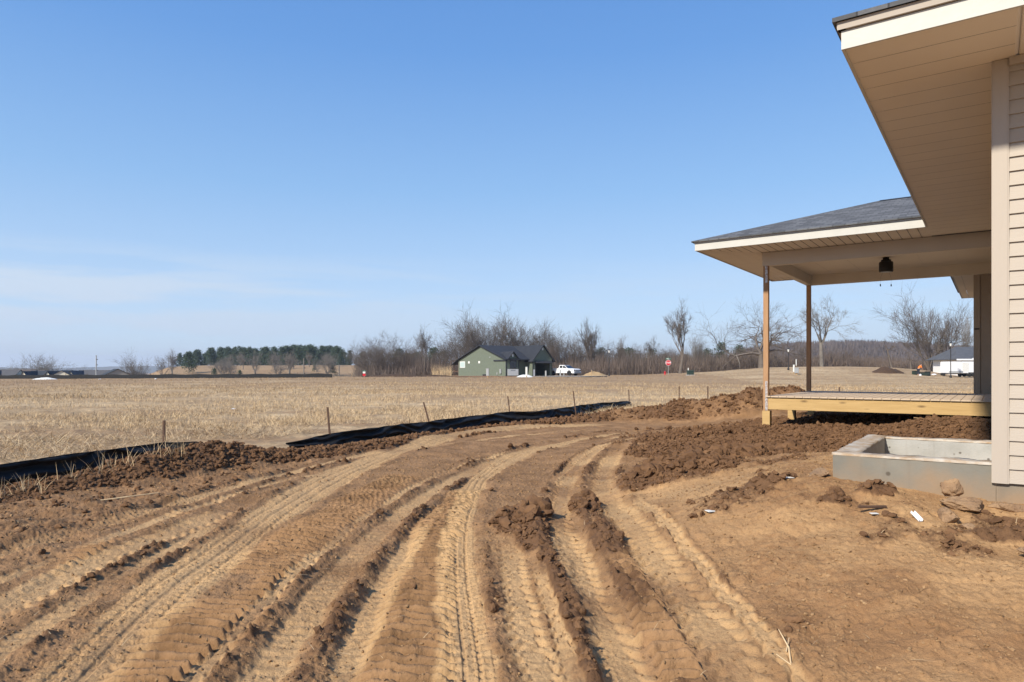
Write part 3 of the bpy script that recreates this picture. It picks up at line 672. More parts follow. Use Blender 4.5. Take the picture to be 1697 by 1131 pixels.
# deck
DV = 3.50
h = H(); v = 0.015
while v < DV+.02:
    h.bbox(BU0-.02, BU1+.10, v, min(v+.138, DV+.03), DZ-.026, DZ, .004); v += .143
M['deck'] = mat('deck_boards', (.56, .44, .32), .8, (.46, .36, .26), 4, 1, .2, 60, (.5, 6, 1))
h.build('deck_boards', M['deck'], house)
h = H(); h.bbox(BU0+.015, BU0+.055, .0, DV, DZ-.255, DZ-.028, .004); h.build('deck_rim', M['knotty'], house)
h = H(); h.bbox(BU0+.12, BU1, DV-.05, DV-.01, DZ-.255, DZ-.028, .004); h.bbox(BU1+.002, BU1+.042, .0, DV, DZ-.255, DZ-.028, .004); h.build('deck_rim', M['yellow'], house)
h = H()
for q in np.arange(.5, DV-.2, .4): h.box(BU0+.056, BU1-.001, q, q+.038, DZ-.215, DZ-.03)
h.build('deck_joists', M['yellow'], house)
for (u0, v0) in ((BU0+.0, BV-.14), (BU0+1.75, BV-.19), (BU1-.16, BV-.19)):
    h = H(); h.bbox(u0, u0+.14, v0, v0+.14, -.1, DZ-.257 if u0 > BU0+.1 else DZ-.281, .006); h.build('deck_footing_post', M['yellow'], house)
h = H(); h.box(BU1-.33, BU1-.14, -.4, 1.9, -.3, .745); h.build('rear_foundation', M['concrete'], house)
# brown wall beyond the porch
h = H(); lap(h, DZ-.02, SOF-.01, .1016, .22, -.5, BU1+.03, 'v', 1); h.build('brown_wall', M['brownsiding'], house)
h = H(); h.box(BU1+.035, 24.6, -.5, .325, .5, SOF-.002); h.build('brown_wall_core', M['brownsiding'], house)
h = H(); h.box(BU1+.005, BU1+.034, .235, .345, DZ-.01, SOF-.012); h.build('brown_corner_board', M['brownsiding'], house)
h = H(); h.box(BU1-.012, BU1+.0045, .245, .335, DZ+1.33, DZ+1.355); h.build('strap', M['black'], house)
h = H(); soffit_u(h, .33, .80, lambda v: (PU1+.0, 25.3), .3, SOF-.003); h.build('soffit', M['soffit'], house)
h = H(); h.box(PU1, 25.3, .80, .82, SOF-.012, FAS); h.box(25.301, 25.32, -.5, .82, SOF-.012, FAS); h.build('fascia', M['trim'], house)

# ceiling fan body without blades, hanging from the porch ceiling
fu, fv = 15.1, 1.72
fan = empty('ceiling_fan', uvw(fu, fv, SOF-.03), 0, 'black ceiling fan motor without blades hanging from the porch ceiling', 'ceiling fan')
m_ = MB(); m_.lathe([(.025, 0), (.055, -.005), (.055, -.045), (.09, -.05), (.09, -.085), (.115, -.09), (.125, -.10), (.125, -.27), (.118, -.285), (.10, -.285)], 28); m_.build('motor_housing', M['black'], fan, True)
m_ = MB(); m_.lathe([(.0, -.284), (.10, -.284), (.098, -.296), (.0, -.300)], 24); m_.build('bottom_plate', M['greymetal'], fan)
for dx in (-.11, .10):
    m_ = MB(); m_.tube([(dx*.6, .0, -.29), (dx, 0, -.40), (dx, 0, -.52)], .0012, 5)
    m_.lathe([(.003, -.52), (.010, -.53), (.011, -.56), (.003, -.57)], 10, (dx, 0, 0)); m_.build('pull_chain', M['black'], fan)

# ------------------------------------------------------------------ concrete stoop foundation
SU0, SU1, SV, ST = 6.07, 8.02, 1.075, .815
stoop = empty('stoop_foundation', uvw(SU0, 0, .5), PHI, 'open concrete stoop foundation box against the house corner, grey coating outside', 'foundation')
SB = Vector((SU0, 0, .5)); T = .17
h = H(); h.box(SU0, SU0+T, -.012, SV, -.2, ST); w_ = h.build('front_wall', M['coated'], stoop, base=SB)
h = H(); h.box(SU0+T+.0005, SU1-T-.0005, SV-T, SV-.0005, -.2, ST-.0005); h.build('side_wall', M['concrete'], stoop, base=SB)
h = H(); h.box(SU1-T, SU1, 0.0, SV-.001, -.2, ST-.001); h.build('back_wall', M['concrete'], stoop, base=SB)
# uneven trowelled top edges
def rimstrip(u0, u1, v0, v1, name):
    bm = MB(); nx = max(2, int((u1-u0)/.03)); ny = max(2, int((v1-v0)/.03))
    gu, gv = np.meshgrid(np.linspace(u0, u1, nx), np.linspace(v0, v1, ny), indexing='ij')
    zz = ST+.004+.009*fbm(gu*7, gv*7, 3, 301)+.006*fbm(gu*22, gv*22, 2, 303)+.006
    ju = .006*fbm(gu*14, gv*14, 2, 305); gu2 = gu.copy(); gv2 = gv.copy()
    gu2[0] += ju[0]-.002; gu2[-1] += ju[-1]+.002; gv2[:, 0] += ju[:, 0]-.002; gv2[:, -1] += ju[:, -1]+.002
    vs = [(gu2[a, b]-SB.x, gv2[a, b]-SB.y, zz[a, b]-SB.z) for a in range(nx) for b in range(ny)]
    fs = [(a*ny+b, (a+1)*ny+b, (a+1)*ny+b+1, a*ny+b+1) for a in range(nx-1) for b in range(ny-1)]
    n0 = len(vs); edge = [(a, 0) for a in range(nx)]+[(nx-1, b) for b in range(1, ny)]+[(a, ny-1) for a in range(nx-2, -1, -1)]+[(0, b) for b in range(ny-2, 0, -1)]
    for a, b in edge: vs.append((gu2[a, b]-SB.x, gv2[a, b]-SB.y, ST-.006-SB.z))
    k = len(edge); fs += [(edge[q][0]*ny+edge[q][1], edge[(q+1) % k][0]*ny+edge[(q+1) % k][1], n0+(q+1) % k, n0+q) for q in range(k)]
    bm.add(vs, fs); return bm.build(name, M['rim'], stoop, True)
rimstrip(SU0-.003, SU0+T+.003, -.0, SV+.003, 'top_edge'); rimstrip(SU0+T+.006, SU1+.003, SV-T-.003, SV+.0025, 'top_edge'); rimstrip(SU1-T-.003, SU1+.0035, 0, SV-T-.006, 'top_edge')
h = H(); h.box(SU0+T+.001, SU1-T-.001, .0, SV-T-.001, -.1, .30); h.build('soil_fill', M['darkdirt'], stoop, base=SB)

# rocks and lumps of clay by the foundation
M['clay'] = mat('clay_lump', (.34, .22, .125), .95, (.20, .125, .075), 11, 1.1, 1., 70, spec=.15)
def lump(x, y, sx, sy, sz_, seed, label, m, name='clay_lump', sub=5, cat='lump'):
    bm = bmesh.new(); bmesh.ops.create_icosphere(bm, subdivisions=sub, radius=1); g = np.random.default_rng(seed)
    v = np.array([q.co[:] for q in bm.verts]); o = g.random(3)*50
    n1 = fbm(v[:, 0]*1.3+o[0]+v[:, 2], v[:, 1]*1.3+o[1]-v[:, 2]*.7, 3, seed); f1, f2, hd = worley(v[:, 0]*2.2+o[2]+v[:, 2]*1.3, v[:, 1]*2.2+v[:, 2], seed+3)
    v = v*(1+.38*n1+.26*(.5-f1)+.13*fbm(v[:, 0]*6+o[0], v[:, 1]*6+v[:, 2]*5, 3, seed+7))[:, None] if sub > 3 else v*(1+.3*n1)[:, None]
    # flatten facets
    for _ in range(6):
        d = g.normal(size=3); d /= np.linalg.norm(d); p = v@d; v = v-np.outer(np.maximum(p-.62, 0), d)*.9
    v = v*(1+.07*fbm(v[:, 0]*9+o[1], v[:, 1]*9-v[:, 2]*7, 3, seed+9))[:, None]
    v = v*np.array([sx, sy, sz_]); f = np.array([[q.index for q in ff.verts] for ff in bm.faces]); bm.free()
    ob = npmesh(name, v, f, m, smooth=True); ob.location = (x, y, gzf(x, y)+sz_*.55); ob.rotation_euler = (0, 0, g.random()*6)
    return tag(ob, label, cat, 'lumps of clay and rock by the foundation')
lump(3.12, 5.46, .15, .12, .12, 1, 'largest tan clay lump against the front of the concrete stoop', M['clay'])
lump(3.38, 5.14, .13, .10, .10, 2, 'rounded clay lump right of the largest one, below the stoop wall', M['clay'])
lump(3.22, 4.86, .17, .11, .055, 3, 'flat layered slab of clay below the two round lumps', M['clay'])
lump(3.52, 4.80, .13, .08, .05, 4, 'flat grey brown slab touching the house foundation', M['clay'])
lump(2.98, 4.66, .09, .07, .06, 5, 'small pointed clay lump left of the flat slabs', M['clay'])
lump(3.02, 4.52, .05, .05, .03, 6, 'fist sized clay lump right behind the white channel scrap', M['clay'])
lump(3.62, 4.70, .06, .05, .04, 8, 'small grey lump touching the foundation below the corner board', M['clay'])
lump(2.55, 5.65, .10, .08, .05, 9, 'reddish clay mound lump at the left part of the stoop wall', M['clay'])
lump(3.08, 3.98, .11, .06, .035, 10, 'low tan clay lump at the right picture edge', M['clay'])
lump(2.45, 5.15, .07, .05, .035, 12, 'dark clod alone on the tan soil before the stoop', M['clod'])
# scraps
def flat(x, y, l, w, t, rz, tilt, m, name, label, cat, up=.006):
    b_ = MB(); b_.bbox(-l/2, l/2, -w/2, w/2, 0, t, min(t, w)*.25); o = b_.build(name, m)
    o.location = (x, y, gzf(x, y)+up); o.rotation_euler = (tilt, tilt*.5, rz); return tag(o, label, cat)
sc = MB(); sc.box(-.018, -.015, -.06, .06, .003, .022); sc.box(-.018, .018, -.06, .06, 0, .003); sc.box(.015, .018, -.06, .06, .003, .022); sc.box(-.003, .0, -.05, .06, .003, .012)
o = sc.build('channel_scrap', M['white']); o.location = (2.76, 4.66, gzf(2.76, 4.66)+.03); o.rotation_euler = (.5, 0, .15); o.scale = (.8, .75, .8); tag(o, 'cut piece of white vinyl channel lying on the tan soil', 'scrap')
flat(2.52, 4.75, .055, .03, .004, .1, .05, M['offwhite'], 'board_scrap', 'small pale chip left of the white channel piece', 'scrap', .02)
flat(2.25, 5.55, .09, .04, .005, .2, .06, M['offwhite'], 'board_scrap', 'pale flat chip on the soil in front of the stoop corner', 'scrap', .02)
flat(1.55, 5.3, .10, .05, .005, .5, .1, M['offwhite'], 'board_scrap', 'grey white chip at the foot of the clod heap', 'scrap', .02)
flat(2.55, 4.83, .22, .018, .018, .15, .05, M['stake'], 'stick', 'grey brown stick left of the white channel piece', 'stick', .02)
st = MB(); st.tube([(0, 0, 0), (.03, .1, .04), (.02, .2, .09)], [.004, .004, .002], 6); st.tube([(.01, .08, .03), (.06, .17, .06)], [.003, .002], 6); st.tube([(0, 0, 0), (-.05, .05, .03)], [.003, .002], 6)
o = st.build('twig', M['straw']); o.location = (1.3, 3.18, gzf(1.3, 3.18)+.01); tag(o, 'pale dry twig sticking up at the bottom right', 'twig')
st = MB(); st.tube([(0, 0, 0), (.25, .12, .02), (.5, .32, .03)], [.007, .007, .005], 6); o = st.build('stick', M['straw']); o.location = (-4.6, 7.6, gzf(-4.6, 7.6)+.05); tag(o, 'long pale stick lying on the dark soil at the left', 'stick')
sp = MB(); sp.tube([(0, .1, .005), (.08, .4, .02), (.15, .75, .01)], [.012, .012, .01], 6); o = sp.build('board_offcut', M['wood']); o.location = uvw(12.7, 1.1, .74); o.rotation_euler = (-.15, 0, -1.3); o.scale = (.7, .7, .7); tag(o, 'thin wooden offcut stuck in the soil under the deck edge', 'offcut')

# ------------------------------------------------------------------ near silt fence
def silt_fence(pts, hs, name, label, stakes):
    e = empty(name, (pts[0][0], pts[0][1], gz(*pts[0])), 0, label, 'silt fence')
    P = np.array(pts, float); seg = np.hypot(*np.diff(P, axis=0).T); s = np.r_[0, np.cumsum(seg)]
    n = int(s[-1]/.04); q = np.linspace(0, s[-1], n); x = np.interp(q, s, P[:, 0]); y = np.interp(q, s, P[:, 1]); hh = np.interp(q, s, hs)
    tx = np.gradient(x); ty = np.gradient(y); l = np.hypot(tx, ty); nx_, ny_ = ty/l, -tx/l     # towards camera side
    z0 = terrain(x, y, False)[0]; rows = 14; vs = np.zeros((n, rows, 3))
    for k in range(rows):
        f = k/(rows-1); bulge = .10*np.sin(math.pi*(1-f))*(1-f)**.3+.30*(1-f)**1.6
        fold = .035*np.sin(q*1.7+3*f)*(1-f)+.026*np.sin(f*13+fbm(q*1.3, q*0+4, 2, 401)*7)+.045*fbm(q*3.2, q*0+f*4, 4, 403)
        o = bulge*hh*1.5+fold*1.6
        vs[:, k, 0] = x+nx_*o; vs[:, k, 1] = y+ny_*o
        vs[:, k, 2] = z0-.04+(hh+.04)*(f**.9)*(1+.05*fbm(q*1.2, q*0, 2, 405))
    idx = np.arange(n-1)[:, None]*rows+np.arange(rows-1)[None]
    f = np.stack([idx, idx+rows, idx+rows+1, idx+1], -1).reshape(-1, 4)
    v = vs.reshape(-1, 3)-np.array(e.location)
    fb = npmesh('fabric', v, f, M['fabric'], e, smooth=True)
    sd_ = fb.modifiers.new('thickness', 'SOLIDIFY'); sd_.thickness = .003
    hem = MB(); hem.tube([tuple(vs[k, -1]-np.array(e.location)) for k in range(0, n, 3)], .008, 6); hem.build('hem', M['fabric'], fb)
    for (sx, sy, top, lx, ly) in stakes:
        zb = gzf(sx, sy)-.2; b = MB(); w = .017
        a = Vector((sx, sy, zb)); t_ = Vector((sx+lx, sy+ly, top)); d = (t_-a)
        vv2 = []
        for p in (a, t_):
            vv2 += [p+Vector((dx*w, dy*w, 0))-e.location for dx, dy in ((-1, -1), (1, -1), (1, 1), (-1, 1))]
        b.add(vv2, [(0, 1, 2, 3), (7, 6, 5, 4)]+[(i, (i+1) % 4, (i+1) % 4+4, i+4) for i in range(4)]); b.build('stake', M['stake'], e)
    return e
def ztop(py, Y): return EYE-(py-614)/1131.3*Y
silt_fence([(-9.6, 1.0), (-8.1, 5.2), (-7.2, 7.6), (-6.62, 8.9), (-6.1, 10.3), (-5.74, 11.25), (-5.3, 11.45), (-4.95, 11.55)], [.30, .30, .30, .29, .30, .31, .30, .22],
  'silt_fence', 'slumped black silt fence at the left edge with one upright stake', [(-5.76, 11.3, ztop(697, 11.3), 0, 0), (-8.0, 5.6, .8, 0, 0)])
silt_fence([(-4.25, 12.9), (-3.7, 13.7), (-3.2, 14.7), (-2.1, 16.4), (-1.1, 18.0), (0.0, 19.5), (.7, 20.0), (1.8, 22.0), (3.2, 25.2), (4.95, 28.8)], [.12, .22, .24, .26, .28, .33, .30, .31, .29, .20],
  'silt_fence', 'longer black silt fence in the middle with leaning stakes', [(-3.65, 13.8, ztop(675, 13.8), -.08, 0), (-1.9, 16.6, ztop(667, 16.6), -.25, 0), (0.0, 19.6, ztop(657, 19.6), -.12, 0), (2.1, 22.1, ztop(648, 22.1), -.12, 0), (4.97, 28.8, ztop(646, 28.8), -.05, 0)])
for (px, Y, hh, lb) in ((1125.5, 30, .55, 'thin wooden survey stake behind the dirt ridge, left of two'), (1173, 28, .6, 'thin wooden survey stake behind the dirt ridge, right of two'), (1391, 27, .35, 'short dark stake in the field behind the deck')):
    b = MB(); b.bbox(-.02, .02, -.02, .02, -.1, hh+.25, .003); o = b.build('survey_stake', M['stake']); o.location = (pix(px, Y), Y, gz(pix(px, Y), Y)); tag(o, lb, 'stake')
# tufts at the fence foot
tx, ty = [], []
for _ in range(34):
    s = random.random(); cx = -7.1+2.0*s+random.gauss(0, .12); cy = 7.4+2.5*s+random.gauss(0, .15)
    for _ in range(9): tx.append(cx+.35+random.gauss(0, .05)); ty.append(cy+random.gauss(0, .05))
tx = np.array(tx); ty = np.array(ty)
tag(blades(tx, ty, terrain(tx, ty, False)[0], rng.uniform(.1, .34, len(tx)), np.full(len(tx), .0035), np.abs(rng.normal(.5, .4, len(tx))), 'fence_grass', M['straw']), 'dry grass tufts at the foot of the left silt fence', 'grass', kind='stuff')

# ------------------------------------------------------------------ far silt fence along the end of the field
def long_fence(pts, hgt, label):
    e = empty('silt_fence', (*pts[0], gz(*pts[0])), 0, label, 'silt fence'); b = MB(); n = 60; P = np.array(pts)
    xs = np.linspace(pts[0][0], pts[-1][0], n); ys = np.interp(xs, P[:, 0], P[:, 1]); vs = []
    for x, y in zip(xs, ys):
        z = gz(x, y)
        for dy, zz in ((.12, -.15), (.05, hgt*.5), (0, hgt+.06*math.sin(x*1.3)), (.02, hgt+.06*math.sin(x*1.3)), (.09, hgt*.5), (.14, -.15)): vs.append((x-e.location.x, y-dy-e.location.y, z+zz-e.location.z))
    b.add(vs, [(i*6+k, (i+1)*6+k, (i+1)*6+k+1, i*6+k+1) for i in range(n-1) for k in range(5)]); b.build('fabric', M['rubber'], e)
    for i in range(0, n, 3):
        s = MB(); s.box(xs[i]-.03-e.location.x, xs[i]+.03-e.location.x, ys[i]+.03-e.location.y, ys[i]+.09-e.location.y, gz(xs[i], ys[i])-.2-e.location.z, gz(xs[i], ys[i])+hgt+.2-e.location.z); s.build('stake', M['stake'], e)
long_fence([(-98, 112), (-70, 113), (-30, 114)], .62, 'long black silt fence along the far end of the field')

# ------------------------------------------------------------------ trees
def norm(v): return v/np.linalg.norm(v)
def gen_tree(seed, r0=.034, fork=.25, nmain=4, ang=.6, wig=.16, up=.10, lev=5, ratio=.80, lean=0., side=.6):
    g = np.random.default_rng(seed); S = []
    def perp(d, a):
        q = g.normal(size=3); q -= d*(q@d); q = norm(q); return norm(d*math.cos(a)+q*math.sin(a))
    def br(p, d, Ln, r, lv):
        n = 3 if lv < 3 else 2; sl_ = Ln/n
        for i in range(n):
            d = norm(d+wig*.8*g.normal(size=3)*(1+.12*lv)+np.array([0, 0, up])); q = p+d*sl_; r2 = r*(.80 if lv else .88)
            S.append((p, q, r, r2)); p, r = q, r2
            if lv >= 2:
                S.append((p, p+perp(d, .5+.5*g.random())*Ln*(.3+.6*g.random()), r*.4, r*.15))
            if lv < lev and g.random() < side: br(p, perp(d, ang*(.7+.7*g.random())), Ln*ratio*(.5+.5*g.random()), r*.60, lv+1)
        if lv < lev:
            for _ in range(2): br(p, perp(d, ang*(.35+.5*g.random())), Ln*ratio*(.75+.4*g.random()), r*.80, lv+1)
        else:
            for _ in range(2):
                dd_ = perp(d, .7*g.random()+.15); p_ = p-d*sl_*g.random(); S.append((p_, p_+dd_*Ln*(.7+.9*g.random()), r*.6, r*.3))
    d0 = norm(np.array([lean, 0, 1.])); p = np.array([0., 0, 0]); H0 = fork
    nst = 4; r = r0
    for i in range(nst):
        d0 = norm(d0+.05*g.normal(size=3)); q = p+d0*H0/nst; S.append((p, q, r, r*.93)); p = q; r *= .93
    for k in range(nmain):
        a = ang*(.65+.45*g.random()); th = 2*math.pi*(k+g.random()*.6)/nmain
        dm = norm(np.array([math.cos(th)*math.sin(a)+lean*.5, math.sin(th)*math.sin(a), math.cos(a)])); br(p-d0*H0*.15*g.random(), dm, (1-fork)*.36*(.8+.4*g.random()), r*.70, 1)
    return S
def tree_mesh(S, rmin):
    p0 = np.array([s[0] for s in S]); p1 = np.array([s[1] for s in S]); r0 = np.array([s[2] for s in S]); r1 = np.array([s[3] for s in S])
    r0 = np.maximum(r0, rmin); r1 = np.maximum(r1, rmin*.7)
    d = p1-p0; d /= np.linalg.norm(d, axis=1)[:, None]+1e-9
    a = np.cross(d, np.where(np.abs(d[:, 2:3]) > .9, [[1., 0, 0]], [[0., 0, 1]])); a /= np.linalg.norm(a, axis=1)[:, None]; b = np.cross(d, a)
    K = 4; ring = [(math.cos(2*math.pi*k/K), math.sin(2*math.pi*k/K)) for k in range(K)]
    v = np.stack([p0+(a*c+b*s)*r0[:, None] for c, s in ring]+[p1+(a*c+b*s)*r1[:, None] for c, s in ring], 1)
    n = len(S); k = (np.arange(n)*2*K)[:, None]
    f = np.vstack([k+np.array([i, (i+1) % K, (i+1) % K+K, i+K]) for i in range(K)])
    return v.reshape(-1, 3), f
PROTO = {}
def proto(key, trunk_n=4, m='bark', wide=1., **kw):
    S = gen_tree(**kw); top = float(np.percentile([s[1][2] for s in S], 98.5))
    S = [(a*np.array([wide, wide, 1])/top, b*np.array([wide, wide, 1])/top, r0/top, r1/top) for a, b, r0, r1 in S]
    tv, tf = tree_mesh(S[:trunk_n], .001); cv, cf = tree_mesh(S[trunk_n:], .0007)
    PROTO[key] = (tv, tf, cv, cf, m)
MESH = {}
def put_tree(key, px, Y, ytop, label=None, rz=None, sx=1., group=None, name='bare_tree', drop=0., m=None, cat='tree'):
    x = pix(px, Y); zb = gz(x, Y)-.1-drop; Ht = EYE+(614-ytop)/1131.3*Y-zb
    tv, tf, cv, cf, mm = PROTO[key]; mm = m or mm
    e = empty(name, (x, Y, zb), random.random()*6.28 if rz is None else rz, label, cat, group)
    e.scale = (Ht*sx, Ht*sx, Ht)
    if (key, mm) not in MESH:
        t = npmesh('trunk', tv, tf, M[mm], e, True); c = npmesh('crown', cv, cf, M[mm], e); MESH[(key, mm)] = (t.data, c.data)
    else:
        for nme, d in zip(('trunk', 'crown'), MESH[(key, mm)]):
            o = bpy.data.objects.new(nme, d); C.collection.objects.link(o); o.parent = e
    return e
proto('spread', seed=3, fork=.22, nmain=6, ang=.80, up=.06)
proto('fan', seed=5, fork=.08, nmain=7, ang=.62, up=.07, wide=.95)
proto('fan2', seed=15, fork=.12, nmain=6, ang=.62, up=.05, wide=1.)
proto('vase', seed=8, r0=.030, fork=.34, nmain=4, ang=.46, up=.10, ratio=.80, wide=.62, m='bark')
proto('vase2', seed=19, fork=.42, nmain=4, ang=.62, up=.05, ratio=.80, wide=.85)
proto('oak', seed=12, r0=.042, fork=.20, nmain=6, ang=.95, wig=.24, up=.03, ratio=.80, wide=1.0, m='bark')
proto('slim', seed=21, fork=.30, nmain=5, ang=.45, up=.12, wide=.5)
proto('slim2', seed=23, fork=.20, nmain=4, ang=.55, up=.10, wide=.7)
proto('multi', seed=27, fork=.03, nmain=7, ang=.42, up=.10, ratio=.80, wide=.75)
proto('crook', seed=31, fork=.4, nmain=3, ang=.8, wig=.3, up=.0, lev=4, wide=.8, lean=.15)
proto('dead', seed=33, fork=.5, nmain=2, ang=.9, wig=.35, up=-.02, lev=3, wide=1.0, lean=.35)
T_ = [ # proto, column, distance, top row, label, width
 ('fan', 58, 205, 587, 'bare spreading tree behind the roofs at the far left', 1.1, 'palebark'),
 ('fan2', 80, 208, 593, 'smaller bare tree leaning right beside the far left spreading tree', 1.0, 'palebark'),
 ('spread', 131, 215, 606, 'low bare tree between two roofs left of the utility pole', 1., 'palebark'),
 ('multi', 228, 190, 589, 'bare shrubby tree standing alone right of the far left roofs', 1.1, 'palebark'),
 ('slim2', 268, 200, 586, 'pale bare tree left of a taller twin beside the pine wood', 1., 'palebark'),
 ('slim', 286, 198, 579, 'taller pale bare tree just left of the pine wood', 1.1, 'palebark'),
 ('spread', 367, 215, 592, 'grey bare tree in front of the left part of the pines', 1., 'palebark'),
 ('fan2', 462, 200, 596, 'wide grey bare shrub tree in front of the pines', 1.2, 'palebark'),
 ('spread', 610, 150, 566, 'bare tree at the left end of the brush line', .9, None),
 ('fan', 648, 148, 553, 'wide dark bare tree with many limbs left of the green house', 1.05, None),
 ('vase', 703, 145, 544, 'tall slender bare tree between the wide tree and the green house', 1.15, None),
 ('fan2', 735, 160, 572, 'low bare tree hard left of the green house', 1., None),
 ('fan', 768, 160, 537, 'bare tree rising behind the left slope of the green house roof', .9, None),
 ('multi', 800, 165, 524, 'tallest bare tree behind the left part of the green house', 1.1, None),
 ('multi', 866, 160, 526, 'broad fan shaped bare tree behind the middle of the green house roof', 1.35, None),
 ('fan2', 905, 165, 538, 'bare tree behind the right gable of the green house', .9, None),
 ('fan', 752, 172, 548, 'bare tree behind the left eave of the green house', .8, None),
 ('fan2', 786, 178, 532, 'thin bare tree between the two tallest ones behind the green house', .9, None),
 ('fan', 838, 168, 533, 'bare tree right of the tallest one behind the green house ridge', 1., None),
 ('multi', 925, 170, 548, 'bare tree behind the pickup cab', .9, None),
 ('fan', 958, 172, 562, 'low round bare tree between the pickup and the tall slim tree', .9, None),
 ('fan2', 628, 165, 563, 'thin bare tree touching the left side of the wide dark tree', .9, None),
 ('fan', 680, 168, 572, 'low bare tree right behind the wide dark tree', 1., None),
 ('spread', 940, 158, 553, 'bare tree with leaning limbs behind the white pickup', .9, None),
 ('slim', 976, 160, 535, 'tall slim bare tree right of the pickup', 1.25, None),
 ('slim2', 1028, 158, 557, 'bare tree right of the left street lamp', 1., None),
 ('spread', 1000, 162, 566, 'thin bare tree left of the left street lamp', .8, None),
 ('vase2', 1077, 158, 557, 'bare tree left of the stop sign', .8, None),
 ('slim', 1103, 162, 578, 'small thin bare tree right behind the stop sign', .8, None),
 ('vase', 1127, 126, 506, 'tall vase shaped bare tree standing alone behind the utility box', 1.25, None),
 ('multi', 1159, 160, 556, 'round topped bare tree right of the tall vase shaped tree', .85, 'palebark'),
 ('oak', 1262, 135, 502, 'huge gnarled bare oak behind the front porch post', 1.0, None),
 ('vase2', 1362, 140, 498, 'bare tree with pale forked trunk seen through the porch', 1.1, 'palebark'),
 ('dead', 1478, 135, 557, 'crooked dead tree leaning right at the field crest', .7, None),
 ('multi', 1540, 130, 499, 'tall bare tree with many stems seen through the porch', 1.1, None),
 ('slim2', 1570, 132, 509, 'bare tree touching the many stemmed tree on its right', .9, None),
 ('slim2', 1601, 145, 520, 'pale bare tree right behind the white garage roof', .8, 'palebark'),
 ('crook', 1510, 131, 575, 'low tree fallen sideways under the many stemmed tree', 1.3, None),
]
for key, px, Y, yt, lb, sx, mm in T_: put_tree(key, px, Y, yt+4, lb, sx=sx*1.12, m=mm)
# small trees of the brush line: nobody could tell them apart
gl = 'bare sapling in the brown brush line behind the field'
for k in range(52):
    px = random.uniform(595, 1290) if k < 42 else random.uniform(1290, 1600); Y = random.uniform(150, 185)
    put_tree(random.choice(['slim', 'slim2', 'spread', 'multi', 'fan2', 'vase2']), px, Y, random.uniform(572, 598), gl, sx=random.uniform(.8, 1.2), group='saplings of the brush line', name='bare_sapling', m=random.choice(['redbark', 'redbark', 'bark']))
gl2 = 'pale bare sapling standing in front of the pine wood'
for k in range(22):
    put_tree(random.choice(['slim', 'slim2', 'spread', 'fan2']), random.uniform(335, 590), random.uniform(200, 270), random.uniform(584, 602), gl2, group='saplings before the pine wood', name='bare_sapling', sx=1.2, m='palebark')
# white broken trunk
b = MB(); b.tube([(0, 0, 0), (0, 0, 1.3), (-.3, 0, 2.1), (-.62, 0, 2.9)], [.05, .06, .11, .05], 8); o = b.build('broken_trunk', M['palebark'], smooth=True); o.location = (pix(1226, 128), 128, gz(pix(1226, 128), 128)-.2); tag(o, 'pale barkless broken trunk leaning left in the brush', 'tree trunk')
# pines
def pine_mesh(seed, conic):
    g = np.random.default_rng(seed); V_ = []; cl = 60
    pts = []
    for k in range(cl):
        hgt = .06+.92*g.random()**.9; rad = (.30*(1-hgt)**.55 if not conic else .34*(1-hgt)+.02)*(.7+.5*g.random()); th = g.random()*6.28
        pts.append((rad*math.cos(th)*g.random()**.4, rad*math.sin(th)*g.random()**.4, hgt, .055+.05*g.random()))
    for x, y, z, s in pts:
        c = g.normal(size=(26, 3))*np.array([s, s, s*.5])*.75+np.array([x, y, z])
        for p in c:
            q = g.normal(size=(3, 3)); q /= np.linalg.norm(q, axis=1)[:, None]; V_.append(p+q*s*.42)
    v = np.vstack(V_); return v, np.arange(len(v)).reshape(-1, 3)
for i in range(4):
    v, f = pine_mesh(60+i, i == 3); b = MB(); b.tube([(0, 0, 0), (0, 0, .5), (.01, 0, .95)], [.014, .010, .003], 6)
    PROTO['pine%d' % i] = (np.array(b.v), np.array([q for q in b.f if len(q) == 4]), v, f, 'pine')
def put_pine(i, px, Y, ytop, label, group=None, sx=1., name='pine_tree'):
    e = put_tree('pine%d' % i, px, Y, ytop, label, group=group, sx=sx, name=name, m='pine')
    for c in [c for c in e.children]:
        if c.name.startswith('trunk'): c.data.materials[0] = M['bark']
    return e
pg = 'pines of the wood on the hill'
for k in range(125):
    px = 298+k*2.28+random.uniform(-4, 4); Y = random.uniform(290, 360)
    top = np.interp(px, [295, 320, 345, 375, 420, 470, 520, 560, 580], [588, 583, 580, 575, 576, 574, 573, 576, 584])+random.choice([random.uniform(-2.5, 3), random.uniform(2, 12)])
    put_pine(random.randint(0, 2), px, Y, top, 'dark green pine in the dense pine wood on the tan hill', pg, sx=random.uniform(.75, 1.1))
for px, Y, yt, lb in ((313, 225, 583, 'cone shaped evergreen at the left end of the pine wood'), (397, 190, 613, 'small dark evergreen on the tan slope below the pines'), (355, 190, 610, 'small round evergreen low on the slope left of the grey tree'),
                      (521, 230, 603, 'small evergreen at the edge of the pale slope'), (552, 215, 604, 'dark round evergreen right of the wooden pole on the slope'), (1195, 165, 567, 'conical evergreen rising from the brush left of the oak'), (1225, 170, 571, 'broad evergreen behind the oak limbs'),
                      (1172, 172, 577, 'dark evergreen right of the round topped bare tree'), (983, 175, 583, 'dark evergreen peeking from the brush behind the slim tree')):
    put_pine(3, px, Y, yt, lb, sx=1.15)
for k in range(18):
    px = random.choice([random.uniform(590, 770), random.uniform(940, 1240)]); put_pine(random.randint(0, 2), px, random.uniform(200, 230), random.uniform(576, 588), 'dark evergreen showing through the bare brush line', 'evergreens behind the brush line', sx=1.2)

